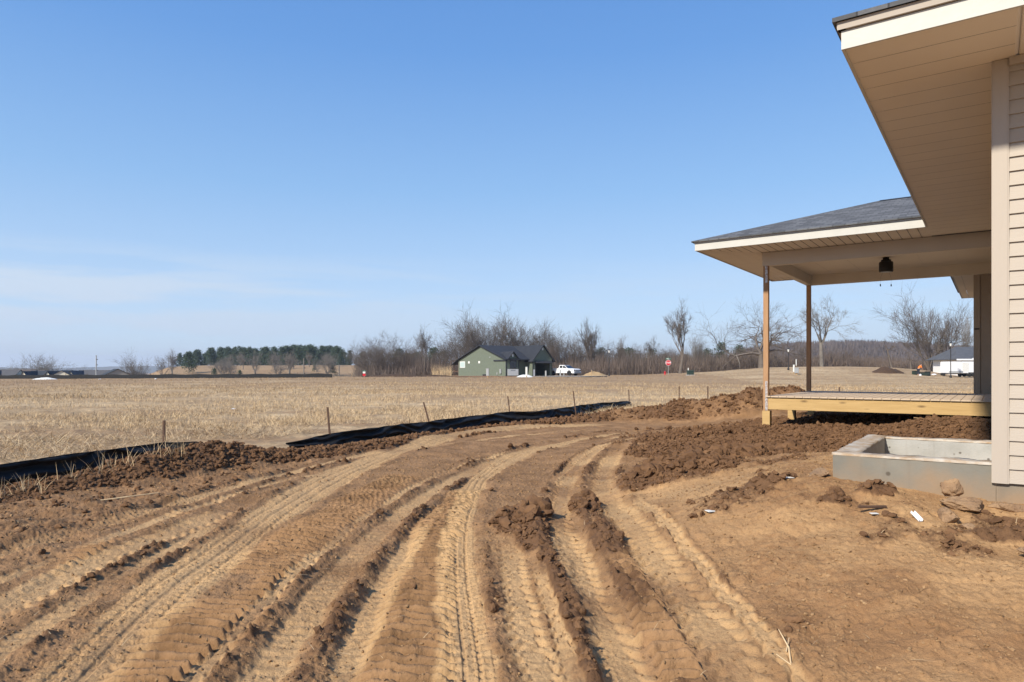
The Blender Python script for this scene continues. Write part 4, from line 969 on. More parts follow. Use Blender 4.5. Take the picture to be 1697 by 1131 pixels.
# brush: thin upright twigs, uncountable
def twigs(x, y, z, ln, wd, lean, name, m):
    n = len(x); a = rng.uniform(0, 6.28, n); d = np.stack([np.cos(a)*np.sin(lean), np.sin(a)*np.sin(lean), np.cos(lean)], 1)
    b = np.stack([x, y, z], 1); t = rng.uniform(0, 6.28, n); V_ = [b+np.stack([np.cos(t+k*2.09), np.sin(t+k*2.09), 0*t], 1)*wd[:, None] for k in range(3)]
    v = np.stack(V_+[b+d*ln[:, None]], 1).reshape(-1, 3); k = (np.arange(n)*4)[:, None]
    f = np.vstack([k+np.array([0, 1, 3]), k+np.array([1, 2, 3]), k+np.array([2, 0, 3])]); return npmesh(name, v, f, m)
def brush(n, p0, p1, Y0, Y1, h0, h1, name, m, label, wd=.045):
    px = rng.uniform(p0, p1, n); Y = rng.uniform(Y0, Y1, n); x = (px-848.5)/1131.3*Y; c = (.45+.55*fbm(x*.10, Y*.1, 3, 501)+.55*(vn(x*.6, Y*.5, 503)))*np.where(px > 1290, .62, 1); lean_ = rng.normal(.15, .45, n)
    z = heave(x, Y); start = rng.random(n)**1.6*.55; ln = rng.uniform(h0, h1, n)*c*(1-start*.6)
    o = twigs(x, Y, z-.1+start*h1*c*.8, np.maximum(ln, .4), np.full(n, wd)*rng.uniform(.5, 1.3, n), np.abs(lean_), name, m); return tag(o, label, 'brush', kind='stuff')
brush(34000, 590, 1620, 140, 175, 2.2, 5.6, 'brush', M['redbark'], 'tangled reddish brown brush along the end of the field')
brush(9000, 590, 1290, 160, 200, 4.0, 7.0, 'brush', M['bark'], 'taller grey brown thicket standing behind the reddish brush')
brush(6000, 215, 600, 150, 190, 1.5, 3.4, 'brush', M['palebark'], 'thin grey scrub in front of the pine hill', .03)
brush(2500, -10, 110, 185, 215, 3, 5.5, 'brush', M['redbark'], 'brown scrub behind the roofs at the far left', .05)
brush(420, 716, 748, 116, 121, .9, 2.4, 'reeds', M['straw'], 'tall pale dry reeds left of the green house', .018)

# distant wooded hill and far hills
def hill(px, tops, Y, depth, m, name='hill', amp=1.5, n=260):
    pxs = np.linspace(px[0], px[1], n); tp = np.interp(pxs, np.linspace(px[0], px[1], len(tops)), tops); rows = 24
    zt = EYE+(614-tp)/1131.3*(Y+depth*.6); x0 = (pxs-848.5)/1131.3; vs = []
    for k in range(rows):
        f = k/(rows-1); yy = Y+depth*f; prof = math.sin(min(f/.6, 1)*math.pi/2)**1.2 if f < .6 else math.cos((f-.6)/.4*math.pi/2)
        xx = x0*yy; zz = -9+(zt+9)*prof+amp*fbm(xx*.02, yy*.02+xx*0, 3, 601)*prof; vs.append(np.stack([xx, yy+0*xx, zz], 1))
    v = np.vstack(vs); i_ = np.arange(rows-1)[:, None]*n; j_ = np.arange(n-1)[None]; f = np.stack([i_+j_, i_+j_+1, i_+n+j_+1, i_+n+j_], -1).reshape(-1, 4)
    o = npmesh(name, v, f, m, smooth=True); o['kind'] = 'structure'; return v
M['hillwood'] = mat('wooded_hillside', (.10, .08, .072), .95, (.07, .06, .055), .02, 1)
M['farhill'] = mat('far_hills', (.10, .12, .11), .95, (.16, .15, .12), .004, 1)
hv = hill((1225, 1720), [590, 581, 576, 574, 574, 577, 578, 581, 584, 586, 590], 520, 220, M['hillwood'], n=300)
hill((60, 700), [613, 609, 607.5, 607, 608.5, 609, 608, 610, 611], 2600, 900, M['farhill'], amp=4)
hill((600, 1240), [606, 603, 604, 600, 602, 600, 598], 700, 200, M['hillwood'], n=120)
hill((-500, 90), [600, 604, 606, 608, 612], 1500, 500, M['farhill'], amp=4)
q = hv[rng.integers(0, int(len(hv)*.65), 26000)]+np.stack([rng.uniform(-4, 4, 26000), rng.uniform(-6, 6, 26000), np.zeros(26000)], 1)
M['woodtwig'] = mat('far_wood', (.145, .115, .10), .95, (.085, .07, .064), .03, 1.5)
tag(twigs(q[:, 0], q[:, 1], q[:, 2]-1, rng.uniform(4, 9, len(q)), rng.uniform(.3, .9, len(q)), np.abs(rng.normal(0, .22, len(q))), 'distant_wood', M['woodtwig']), 'bare grey brown wood covering the distant hillside', 'wood', kind='stuff')

# ------------------------------------------------------------------ green house
GY0 = 118.; ga = np.array([.55, -.835]); gb = np.array([.835, .55])
GC = np.array([pix(838.8, GY0), GY0]); gzb = gz(*GC)+.05
# local x = along facade (gb), local y = outward from facade (ga)
gh = empty('green_house', (*GC, gzb), math.atan2(gb[1], gb[0]), 'single storey sage green house with dark roof and open garage', 'house')
class G(MB):
    pass
# in local axes y must be +90deg from x; ga is -90deg from gb -> outward = -y
def gbox(b, x0, x1, o0, o1, z0, z1): b.box(x0, x1, -o1, -o0, z0, z1)
EH = 3.0; WD = 17.0; LN = 9.8; RH = 2.55
b = MB(); b.prism([(0, -.6), (0, EH), (WD/2, EH+RH-.1), (WD, EH), (WD, -.6)], 0, 0, .25); b.build('gable_wall', M['greenlap'], gh)      # left end wall (y from 0 to WD)
b = MB(); b.box(2.6, 4.8, 1.0, 1.2, -.6, EH); b.build('recessed_wall', M['greenlap'], gh)
b = MB(); b.box(.252, LN, WD-.2, WD, -.6, EH); b.box(LN-.2, LN, .26, WD-.21, -.6, EH); b.build('rear_wall', M['greenlap'], gh)
# entry bay and its gable (front at y=-0.0)
b = MB(); b.prism([(.252, -.6), (.252, EH), (1.35, EH+1.25), (2.6, EH), (2.6, -.6)], 1, -.02, .2); b.box(2.4, 2.6, .201, 1.0, -.6, EH-.01); eb = b.build('entry_bay_wall', M['greenlap'], gh)
b = MB(); b.box(.75, 2.1, -.07, -.021, 1.35, 2.85); wn = b.build('window', M['darkpole'], gh)
b = MB()
for k in range(2):
    for j in range(2): b.box(.85+k*.6, 1.38+k*.6, -.085, -.071, 1.45+j*.68, 2.06+j*.68)
b.build('pane', M['glass'], wn)
b = MB(); b.box(.28, 2.55, -.06, -.021, .15, 1.28); b.build('white_panel', M['offwhite'], gh)
b = MB(); b.box(.9, 1.9, -.066, -.0605, .95, 1.12); b.build('panel_mark', M['greymetal'], gh)
# garage wing
G0, G1 = 4.8, 9.0; gw = (G0+G1)/2; GR = 2.45; GF = -1.2
b = MB(); b.prism([(G0, -.6), (G0, EH), (gw, EH+GR), (G1, EH), (G1, -.6), (8.45, -.6), (8.45, 2.25), (5.35, 2.25), (5.35, -.6)], 1, GF, GF+.2); b.build('garage_gable_wall', M['greenlap'], gh)
b = MB(); b.box(G0, G0+.2, GF+.201, 1.2, -.6, EH-.01); b.box(G1-.2, G1, GF+.201, 1.2, -.6, EH-.01); b.build('garage_side_wall', M['greenlap'], gh)
b = MB(); b.box(G0+.25, G1-.25, 5.4, 5.5, -.6, EH-.2); b.box(G0+.21, G1-.21, GF+.21, 5.4, -.14, -.1); b.build('garage_interior', M['wood'], gh)
b = MB(); b.box(6.4, 7.5, 4.9, 5.2, 0, 1.1); b.box(7.8, 8.7, 4.4, 4.9, 0, 1.5); b.build('garage_contents', M['concrete'], gh)
b = MB(); b.prism([(GF-.75, 2.36), (GF-.005, 2.75), (GF-.005, 2.36)], 0, 5.1, 8.75); b.build('garage_awning', M['darkroof'], gh)
b = MB()
for x0, x1, z0, z1 in ((5.25, 5.35, -.1, 2.35), (8.45, 8.55, -.1, 2.35), (5.35, 8.45, 2.25, 2.35)): b.box(x0, x1, GF-.03, GF-.001, z0, z1)
b.build('garage_door_frame', M['darkpole'], gh)
b = MB(); b.box(4.86, 5.22, GF-.04, GF-.001, -.05, 1.2); b.build('white_panel', M['offwhite'], gh)
# roof
o_ = .45; zr_ = EH-.0; s_ = RH/(WD/2)
b = MB()
slab(b, [(-.45, -o_, zr_-o_*s_+.12), (LN+.4, -o_, zr_-o_*s_+.12), (LN+.4, WD/2, EH+RH+.12), (-.45, WD/2, EH+RH+.12)], .14)
slab(b, [(-.45, WD/2, EH+RH+.12), (LN+.4, WD/2, EH+RH+.12), (LN+.4, WD+o_, zr_-o_*s_+.12), (-.45, WD+o_, zr_-o_*s_+.12)], .14)
gs = GR/(gw-G0)
slab(b, [(G0-.4, GF-.45, EH-.4*gs+.13), (gw, GF-.45, EH+GR+.13), (gw, WD/2, EH+GR+.13), (G0-.4, WD/2, EH-.4*gs+.13)], .14)
slab(b, [(gw, GF-.45, EH+GR+.129), (G1+.4, GF-.45, EH-.4*gs+.129), (G1+.4, WD/2, EH-.4*gs+.129), (gw, WD/2, EH+GR+.129)], .14)
es = 1.25/1.35
slab(b, [(-.12, -.4, EH-.37*es+.12), (1.35, -.4, EH+1.25+.125), (1.35, 4., EH+1.25+.125), (-.12, 4., EH-.37*es+.12)], .12)
slab(b, [(1.35, -.4, EH+1.25+.124), (2.85, -.4, EH-.37*es+.12), (2.85, 4., EH-.37*es+.12), (1.35, 4., EH+1.25+.124)], .12)
b.build('roof', M['darkroof'], gh)
b = MB()
for x in (.0, 2.56, G0-.03, G1-.05): b.box(x-.06, x+.06, (-.06 if x < 4 else GF-.05), (-.021 if x < 4 else GF-.002), -.5, EH)
b.box(-.04, -.005, 0, .12, -.5, EH); b.build('corner_trim', M['darkpole'], gh)
b = MB(); b.box(-.02, -.002, 14.4, 16.4, 1.55, 2.75); b.build('window', M['offwhite'], gh)
b = MB(); b.box(-.03, -.0205, 14.55, 16.25, 1.68, 2.62); b.build('pane', mat('foil_covered_pane', (.42, .52, .50), .4), gh)
for yy in (12.6, 8.8): b = MB(); b.box(-.03, -.002, yy, yy+.62, 2.35, 2.75); b.build('vent_window', M['offwhite'], gh)
b = MB(); b.lathe([(.12, 0), (.12, .05)], 10, (0, 0, 0), 0); vt = b.build('wall_vent', M['greymetal'], gh); vt.location = (-.06, 5.3, 3.4)
b = MB(); b.box(-.25, -.005, 1.4, 1.75, .5, 1.3); b.box(-.12, -.005, 2.7, 2.9, .3, .7); b.build('meter_box', M['greymetal'], gh)
b = MB(); b.box(-.5, -.03, 6.2, 7.1, -.2, .35); b.build('air_conditioner', M['darkpole'], gh)
for x, zz in ((1.35, EH+.75), (gw, EH+1.95)):
    b = MB(); yy = -.05 if x < 3 else GF-.03
    b.box(x-.16, x+.12, yy-.05, yy, zz-.35, zz+.1); b.box(x-.3, x-.1, yy-.12, yy-.05, zz-.1, zz+.2); b.build('gable_wrap', M['offwhite'], gh)
# rear porch of the green house
b = MB()
for yy in (WD+.2, WD+1.9): b.box(.1, .24, yy, yy+.14, -.6, EH-.25)
b.box(.1, .24, WD+.1, WD+2.1, .75, .95); b.box(.1, .24, WD+.1, WD+2.1, -.1, .1); b.build('rear_porch_posts', M['stake'], gh)
b = MB(); slab(b, [(-.3, WD+o_+.002, zr_-o_*s_+.12), (4, WD+o_+.002, zr_-o_*s_+.12), (4, WD+2.2, EH-.75), (-.3, WD+2.2, EH-.75)], .12); b.build('rear_porch_roof', M['darkroof'], gh)
# apron of soil and gravel around it
def patch(pts, m, name, up=.03):
    b = MB(); c = np.mean(pts, 0); n = 28; ring = []
    P = np.array(pts+[pts[0]], float); s = np.r_[0, np.cumsum(np.hypot(*np.diff(P, axis=0).T))]; q = np.linspace(0, s[-1], n, endpoint=False)
    xs = np.interp(q, s, P[:, 0]); ys = np.interp(q, s, P[:, 1]); vs = []
    for f in (1, .66, .33):
        for x, y in zip(xs, ys): X_, Y_ = c[0]+(x-c[0])*f, c[1]+(y-c[1])*f; vs.append((X_, Y_, gz(X_, Y_)+up+(.1*(1-f))))
    vs.append((c[0], c[1], gz(*c)+up+.1)); fs = [(k*n+i, k*n+(i+1) % n, (k+1)*n+(i+1) % n, (k+1)*n+i) for k in range(2) for i in range(n)]+[(2*n+i, 2*n+(i+1) % n, 3*n) for i in range(n)]
    b.add(vs, fs); o = b.build(name, m, smooth=True); o['kind'] = 'structure'; return o
patch([(pix(868, 112), 108.5), (pix(1000, 112), 109), (pix(1005, 118), 117), (pix(905, 122), 121), (pix(880, 118), 116)], M['gravel'], 'driveway', .12)
M['reddirt'] = mat('red_brown_soil', (.34, .17, .09), .95, (.20, .11, .06), 1, 1, .5, 3)
patch([(pix(750, 108), 109), (pix(845, 108), 107.5), (pix(868, 110), 110.5), (pix(856, 116), 114), (pix(760, 122), 120)], M['reddirt'], 'bare_soil', .10)

def heap(px, Y, w, d, hgt, m, name, label, cat='dirt pile'):
    n = 30; g = np.linspace(-1, 1, n); X_, Y_ = np.meshgrid(g, g); rr_ = np.hypot(X_, Y_); zz = np.maximum(0, 1-rr_)**.9*(1+.3*fbm(X_*3, Y_*3, 3, int(px)))+.06*fbm(X_*9, Y_*9, 2, 7)*(rr_ < 1)-.12*(rr_ > .97)
    v = np.stack([X_.ravel()*w, Y_.ravel()*d, zz.ravel()*hgt], 1); i_ = np.arange(n-1)[:, None]*n; j_ = np.arange(n-1)[None]
    o = npmesh(name, v, np.stack([i_+j_, i_+j_+1, i_+n+j_+1, i_+n+j_], -1).reshape(-1, 4), m, smooth=True); x = pix(px, Y); o.location = (x, Y, gz(x, Y)-.02); return tag(o, label, cat)
M['straypile'] = mat('tan_pile', (.42, .29, .15), .95, (.30, .2, .1), 3)
heap(985, 116, 2.6, 2., 1.0, M['straypile'], 'straw_pile', 'small tan straw pile right of the pickup')
heap(1467, 103, 2.0, 1.6, 1.05, M['darkdirt'], 'dirt_pile', 'dark pointed dirt pile in the field seen through the porch')
heap(1484, 103, 1.2, 1.0, .65, M['darkdirt'], 'dirt_pile', 'low dark dirt pile touching the pointed pile on its right')
heap(870, 106, 1.6, 1., .55, M['offwhite'], 'rubble_pile', 'white rubble pile in front of the green house', 'rubble pile')
heap(655, 113, 6.5, 1.5, .55, M['darkdirt'], 'soil_bank', 'low dark soil bank right of the small red and white sign', 'soil bank')
heap(720, 114, 5, 1.2, .40, M['darkdirt'], 'soil_bank', 'low dark soil bank left of the tall reeds', 'soil bank')
heap(75, 108, 1.9, 1., .35, M['offwhite'], 'snow_patch', 'small white heap in front of the far silt fence', 'white heap')
for k, (px, Y, s, lb) in enumerate(((387, 26, .13, 'crumpled white bag lying in the stubble field'), (1547, 104, .5, 'white rubble lump between the worker and the trailer'), (165, 100, .22, 'small white scrap far out in the left field'), (258, 100, .25, 'tiny white scrap near the far silt fence'), (562, 14.2, .07, 'white scrap behind the broken end of the silt fence'))):
    lump(pix(px, Y), Y, s, s*.8, s*.35, 90+k, lb, M['white'], 'white_scrap', 3, 'scrap')

# ------------------------------------------------------------------ pickup truck
def wheel(parent, x, y, r, w, side):
    b = MB(); b.lathe([(r*.62, -w/2), (r*.93, -w/2), (r, -w*.36), (r, w*.36), (r*.93, w/2), (r*.62, w/2)], 24, (0, 0, 0), 1); t = b.build('wheel', M['rubber'], parent, True); t.location = (x, y, r)
    b = MB(); b.lathe([(r*.15, -w*.45), (r*.60, -w*.40), (r*.62, w*.40), (r*.15, w*.45)], 16, (0, 0, 0), 1); b.build('rim', M['greymetal'], t)
TY = 122.0; tx0 = pix(935.5, TY)
truck = empty('pickup_truck', (tx0, TY, gz(tx0, TY)+.14), R(-44), 'white crew cab pickup truck parked on the driveway right of the green house', 'pickup truck')
def arch(cx, r, z0, n=10): return [(cx-r*math.cos(math.pi*k/n), z0+r*math.sin(math.pi*k/n)) for k in range(n+1)]
prof = [(-2.9, .62)]+[(x, z) for x, z in arch(-1.85, .50, .50)]+[(x, z) for x, z in arch(1.85, .50, .50)]+[(2.85, .45), (2.95, .75), (2.92, 1.12), (2.55, 1.24), (1.45, 1.30), (-.62, 1.32), (-2.9, 1.36)]
b = MB(); b.prism(prof, 1, -.98, .98); bd = b.build('body', M['white'], truck)
b = MB(); b.box(-2.75, -.8, -.88, .88, 1.30, 1.345); bed = b.build('cargo_bed', M['rubber'], truck); bed.location.z = .02
b = MB()
cab = [(-.62, 1.30, .93), (1.45, 1.29, .93), (.55, 1.88, .76), (-.50, 1.92, .76)]
vs = [(x, -y, z) for x, z, y in cab]+[(x, y, z) for x, z, y in cab]
b.add(vs, [(0, 1, 2, 3), (7, 6, 5, 4), (0, 4, 5, 1), (1, 5, 6, 2), (2, 6, 7, 3), (3, 7, 4, 0)]); b.build('cab', M['white'], truck)
def sidewin(x0, x1, y_):
    def at(x, z):
        f = (z-1.3)/.6; return (x, y_*(.93-.17*f+.006), z)
    q = [at(x0, 1.38), at(x1, 1.38), at(min(x1, .62 if x1 > .5 else x1), 1.80), at(x0+.03, 1.80)]
    b = MB(); b.add(q+[(p[0], p[1]-y_*.02, p[2]) for p in q], [(0, 1, 2, 3), (7, 6, 5, 4), (0, 4, 5, 1), (1, 5, 6, 2), (2, 6, 7, 3), (3, 7, 4, 0)]); b.build('side_window', M['glass'], truck)
for y_ in (-1, 1): sidewin(-.42, .22, y_); sidewin(.32, 1.12, y_)
b = MB(); q = [(1.36, -.80, 1.37), (1.36, .80, 1.37), (.68, .68, 1.83), (.68, -.68, 1.83)]; b.add(q+[(p[0]+.03, p[1], p[2]+.03) for p in q], [(0, 3, 2, 1), (4, 5, 6, 7), (0, 1, 5, 4), (1, 2, 6, 5), (2, 3, 7, 6), (3, 0, 4, 7)]); b.build('windscreen', M['glass'], truck)
b = MB(); b.bbox(2.90, 3.02, -.55, .55, .72, 1.08, .02); b.build('grille', M['greymetal'], truck)
b = MB(); b.bbox(2.80, 3.06, -.97, .97, .42, .66, .05); b.build('bumper', M['greymetal'], truck)
for y_ in (-.78, .78): b = MB(); b.bbox(2.86, 2.98, y_-.17, y_+.17, .86, 1.08, .03); b.build('headlight', M['glass'], truck)
for y_ in (-.93, .93): b = MB(); b.bbox(-2.93, -2.86, y_-.06, y_+.06, .9, 1.3, .02); b.build('tail_light', M['red'], truck)
for x in (-1.85, 1.85):
    for y_ in (-.84, .84): wheel(truck, x, y_, .41, .26, y_)
b = MB()
for y_ in (-1.06, 1.06): b.bbox(1.0, 1.16, y_-.09, y_+.09, 1.36, 1.55, .03)
b.build('mirror', M['darkpole'], truck)

# ------------------------------------------------------------------ enclosed trailer, white house, worker
RY = 106.; rx = pix(1588, RY)
tr = empty('cargo_trailer', (rx, RY, gz(rx, RY)+.05), R(4), 'white enclosed cargo trailer with two axles beside the white house', 'trailer')
b = MB(); b.bbox(-2.25, 2.1, -1.0, 1.0, .55, 2.35, .08); b.build('box_body', M['white'], tr)
b = MB(); b.bbox(-.1, .95, -1.02, -.99, .85, 2.2, .01); b.build('side_door', M['offwhite'], tr)
b = MB(); b.bbox(-2.27, -.0, -1.025, -1.0, .58, .9, .005); b.build('rock_guard', M['greymetal'], tr)
b = MB(); b.box(-2.9, 2.05, -.5, -.42, .42, .54); b.box(-2.9, 2.05, .42, .5, .42, .54); b.tube([(-3.3, 0, .48), (-2.25, .0, .48)], .05, 6); b.box(-2.6, -2.4, -.4, .4, .1, .6); b.build('chassis', M['darkpole'], tr)
for x in (1.05, 1.75):
    for y_ in (-1.02, 1.02): wheel(tr, x, y_, .32, .2, y_)
b = MB(); b.prism([(.65, .55), (.8, .75), (2.0, .75), (2.15, .55), (2.05, .55), (1.95, .69), (.85, .69), (.75, .55)], 1, -1.16, -1.03); b.build('mudguard', M['greymetal'], tr)
WY = 113.; wx = pix(1592, WY)
wh = empty('white_house', (wx, WY, gz(wx, WY)), R(-6), 'white house with grey roof and dark garage door behind the trailer', 'house')
b = MB(); b.box(0, 12, 0, 9, -.5, 2.9); b.build('wall', M['white'], wh)
b = MB(); slab(b, [(-.9, -.6, 2.85), (13, -.6, 2.85), (11, 4.5, 5.0), (1.4, 4.5, 5.0)], .15); slab(b, [(1.4, 4.5, 5.0), (11, 4.5, 5.0), (13, 9.6, 2.85), (-.9, 9.6, 2.85)], .15); slab(b, [(-.9, -.6, 2.845), (1.4, 4.5, 4.99), (-.9, 9.6, 2.845)], .12); b.build('roof', mat('slate_grey_roof', (.07, .075, .085), .9, (.10, .105, .115), 1.), wh)
b = MB(); b.box(-.95, 13, -.7, -.61, 2.62, 2.86); b.prism([(1.4, 2.87), (3.4, 4.1), (3.4, 3.6), (2.6, 2.87)], 1, -.72, -.62); b.build('gutter', M['white'], wh)
b = MB(); b.box(.3, 2.3, -.06, -.005, -.1, 2.3); b.build('garage_door', M['darkpole'], wh)
# worker bending over black crates
PY = 100.; px_ = pix(1522, PY)
def skin(name, joints, edges, m, parent=None):
    me = bpy.data.meshes.new(name); me.from_pydata([j[:3] for j in joints], edges, []); o = link(name, me, m, parent)
    md = o.modifiers.new('skin', 'SKIN'); sk = me.skin_vertices[0].data
    for i_, j in enumerate(joints): sk[i_].radius = (j[3], j[3]*(j[4] if len(j) > 4 else 1))
    sk[0].use_root = True; s = o.modifiers.new('sub', 'SUBSURF'); s.levels = s.render_levels = 2; return o
wk = empty('person', (px_, PY, gz(px_, PY)), 0, 'person in an orange shirt and dark trousers bending forward beside black crates', 'person')
body = skin('body', [(0, 0, .92, .15), (.10, 0, 1.12, .14), (.24, -.02, 1.32, .16), (.33, -.02, 1.42, .07), (.42, -.03, 1.52, .10), (.44, -.03, 1.62, .08),
  (-.02, -.10, .86, .10), (.05, -.13, .48, .07), (-.03, -.13, .08, .05), (.12, -.14, .04, .05), (-.02, .10, .86, .10), (.03, .14, .48, .07), (-.05, .14, .08, .05), (.10, .15, .04, .05),
  (.26, -.20, 1.32, .065), (.34, -.26, 1.08, .05), (.48, -.22, .88, .035), (.55, -.21, .82, .03), (.26, .18, 1.32, .065), (.36, .24, 1.08, .05), (.50, .20, .90, .035), (.57, .19, .84, .03)],
  [(0, 1), (1, 2), (2, 3), (3, 4), (4, 5), (0, 6), (6, 7), (7, 8), (8, 9), (0, 10), (10, 11), (11, 12), (12, 13), (2, 14), (14, 15), (15, 16), (16, 17), (2, 18), (18, 19), (19, 20), (20, 21)], M['skin'], wk)
skin('shirt', [(0, 0, .93, .165), (.10, 0, 1.12, .16), (.24, -.02, 1.33, .18), (.31, -.02, 1.40, .09), (.26, -.21, 1.32, .08), (.34, -.27, 1.10, .07), (.26, .19, 1.32, .08), (.36, .25, 1.10, .07)], [(0, 1), (1, 2), (2, 3), (2, 4), (4, 5), (2, 6), (6, 7)], M['orange'], wk)
skin('trousers', [(0, 0, .90, .16), (-.02, -.10, .84, .115), (.05, -.13, .48, .085), (-.03, -.13, .12, .07), (-.02, .10, .84, .115), (.03, .14, .48, .085), (-.05, .14, .12, .07)], [(0, 1), (1, 2), (2, 3), (0, 4), (4, 5), (5, 6)], M['jeans'], wk)
b = MB(); b.lathe([(.005, .09), (.06, .08), (.10, .04), (.108, 0), (.10, -.02)], 14, (.43, -.03, 1.60)); b.build('hair', M['darkpole'], wk, True)
def crate(px, Y, w, d, hh, label, m='greenbox', name='equipment_crate'):
    x = pix(px, Y); e = empty(name, (x, Y, gz(x, Y)-.03), random.uniform(-.2, .2), label, 'crate')
    b = MB(); b.bbox(-w/2, w/2, -d/2, d/2, 0, hh, .03); b.build('box', M[m], e)
    b = MB(); b.bbox(-w/2-.02, w/2+.02, -d/2-.02, d/2+.02, hh, hh+.06, .01); b.build('lid', M['darkpole'], e)
    b = MB()
    for q in (-.3, 0, .3): b.box(q*w-.03, q*w+.03, -d/2-.03, -d/2-.001, .05, hh-.03)
    b.build('rib', M['darkpole'], e)
crate(1516, 101, .55, .6, .55, 'black crate just left of the person in orange')
crate(1530.5, 100.5, 1.1, .7, .45, 'low dark green crate just right of the person in orange')
crate(1537.5, 101, .5, .6, .6, 'black upright crate at the right end of the row by the person')
b = MB(); b.bbox(-.14, .14, -.1, .1, 0, .25, .03); b.lathe([(.05, .25), (.05, .32), (.02, .33)], 10); o = b.build('water_jug', M['white']); x = pix(1525, 98.5); o.location = (x, 98.5, gz(x, 98.5)); tag(o, 'small white jug on the ground in front of the person', 'jug')

# ------------------------------------------------------------------ street things
def lamp(px, Y, ytop, ybase, label):
    x = pix(px, Y); z0 = gz(x, Y)-.1; top = EYE+(614-ytop)/1131.3*Y; hh = top-z0
    e = empty('street_lamp', (x, Y, z0), 0, label, 'street lamp', 'street lamps')
    b = MB(); b.lathe([(.16, 0), (.16, .35), (.09, .5), (.06, .7), (.05, hh-.65), (.07, hh-.62)], 12); b.build('pole', M['darkpole'], e, True)
    b = MB(); b.lathe([(.09, hh-.62), (.17, hh-.2), (.16, hh-.18)], 8); b.build('lantern', M['offwhite'], e)
    b = MB(); b.lathe([(.25, hh-.18), (.22, hh-.13), (.06, hh), (.02, hh+.08)], 12); b.build('cap', M['darkpole'], e, True)
lamp(1009.5, 118, 579, 628, 'dark post top street lamp right of the pickup')
lamp(1306.5, 108, 577, 627, 'dark street lamp between the two porch posts')
lamp(1575.5, 101, 567, 629, 'dark street lamp in front of the white trailer')
def octagon(r): return [(r*math.cos(math.pi/8+k*math.pi/4), r*math.sin(math.pi/8+k*math.pi/4)) for k in range(8)]
sx_, SY = pix(1107.5, 114), 114.
e = empty('stop_sign', (sx_, SY, gz(sx_, SY)), R(-8), 'red octagonal stop sign with green street name blades on top', 'stop sign')
b = MB(); b.tube([(0, 0, -.2), (0, 0, 2.95)], .035, 8); b.build('post', M['greymetal'], e)
b = MB(); b.prism([(x, z+1.95) for x, z in octagon(.48)], 1, -.06, -.045); f_ = b.build('face', M['white'], e)
b = MB(); b.prism([(x, z+1.95) for x, z in octagon(.45)], 1, -.068, -.0605); b.build('red_panel', M['red'], f_)
def text(s, size, m, parent, loc, name='lettering'):
    cu = bpy.data.curves.new(name, 'FONT'); cu.body = s; cu.size = size; cu.align_x = 'CENTER'; cu.align_y = 'CENTER'; cu.extrude = .002; cu.offset = .006
    t = bpy.data.objects.new('tmp', cu); C.collection.objects.link(t); dg = bpy.context.evaluated_depsgraph_get(); me = bpy.data.meshes.new_from_object(t.evaluated_get(dg)); bpy.data.objects.remove(t)
    o = link(name, me, m, parent); o.location = loc; o.rotation_euler = (R(90), 0, 0); return o
text('STOP', .36, M['white'], f_, (0, -.072, 1.95))
M['streetgreen'] = mat('street_sign_green', (.01, .16, .09), .5)
b = MB(); b.box(-.40, .40, -.012, .012, 2.52, 2.72); b.build('name_blade', M['streetgreen'], e)
b = MB(); b.box(-.012, .012, -.40, .40, 2.74, 2.94); b.build('name_blade', M['streetgreen'], e)
b = MB(); b.box(-.3, .3, -.016, -.0125, 2.58, 2.66); b.build('pale_lettering_band', M['offwhite'], e)
x = pix(603.5, 112); e = empty('road_sign', (x, 112, gz(x, 112)), 0, 'small red and white road sign with green top left of the soil bank', 'road sign')
b = MB(); b.tube([(0, 0, -.2), (0, 0, 1.6)], .035, 8); b.build('post', M['greymetal'], e)
b = MB(); b.prism([(a, c+.55) for a, c in octagon(.36)], 1, -.06, -.04); b.build('red_panel', M['red'], e)
b = MB(); b.bbox(-.28, .28, -.08, -.05, .85, 1.25, .01); b.build('white_panel', M['offwhite'], e); e.scale = (.75, .75, .75)
b = MB(); b.box(-.35, .35, -.05, -.03, 1.3, 1.45); b.build('name_blade', M['streetgreen'], e)
x = pix(1102, 110); e = empty('fire_hydrant', (x, 110, gz(x, 110)), 0, 'red fire hydrant left below the stop sign', 'fire hydrant'); e.scale = (.8, .8, .8)
b = MB(); b.lathe([(.20, 0), (.20, .06), (.14, .08), (.14, .50), (.18, .53), (.17, .60), (.10, .72), (.04, .78)], 14); b.build('barrel', M['red'], e, True)
b = MB(); b.lathe([(.07, -.24), (.08, -.2), (.06, .2), (.08, .24)], 10, (0, 0, .42), 0); b.build('side_outlet', M['red'], e)
b = MB(); b.lathe([(.09, -.24), (.10, -.2), (.08, 0)], 10, (0, 0, .38), 1); b.build('front_outlet', M['red'], e)
x = pix(1144, 104); e = empty('utility_box', (x, 104, gz(x, 104)), R(8), 'dark green utility transformer box at the foot of the tall vase shaped tree', 'utility box')
b = MB(); b.bbox(-.42, .42, -.4, .4, .08, .62, .04); b.build('cabinet', M['greenbox'], e)
b = MB(); b.prism([(-.44, .62), (-.36, .76), (.42, .76), (.46, .62)], 0, -.45, .45); b.build('lid', M['greenbox'], e)
b = MB(); b.bbox(-.55, .55, -.5, .5, -.1, .08, .02); b.build('pad', M['concrete'], e)
def pedestal(px, Y, hh, w, label, m='greymetal'):
    x = pix(px, Y); e = empty('utility_pedestal', (x, Y, gz(x, Y)), random.uniform(-.3, .3), label, 'utility pedestal')
    b = MB(); b.bbox(-w/2, w/2, -w*.35, w*.35, .25, hh, .02); b.build('cabinet', M[m], e)
    b = MB(); b.box(-w*.2, w*.2, -w*.15, w*.15, -.2, .25); b.build('base', M['wood'], e)
    b = MB(); b.bbox(-w*.56, w*.56, -w*.42, w*.42, hh, hh+.06, .015); b.build('cap', M['greymetal'], e)
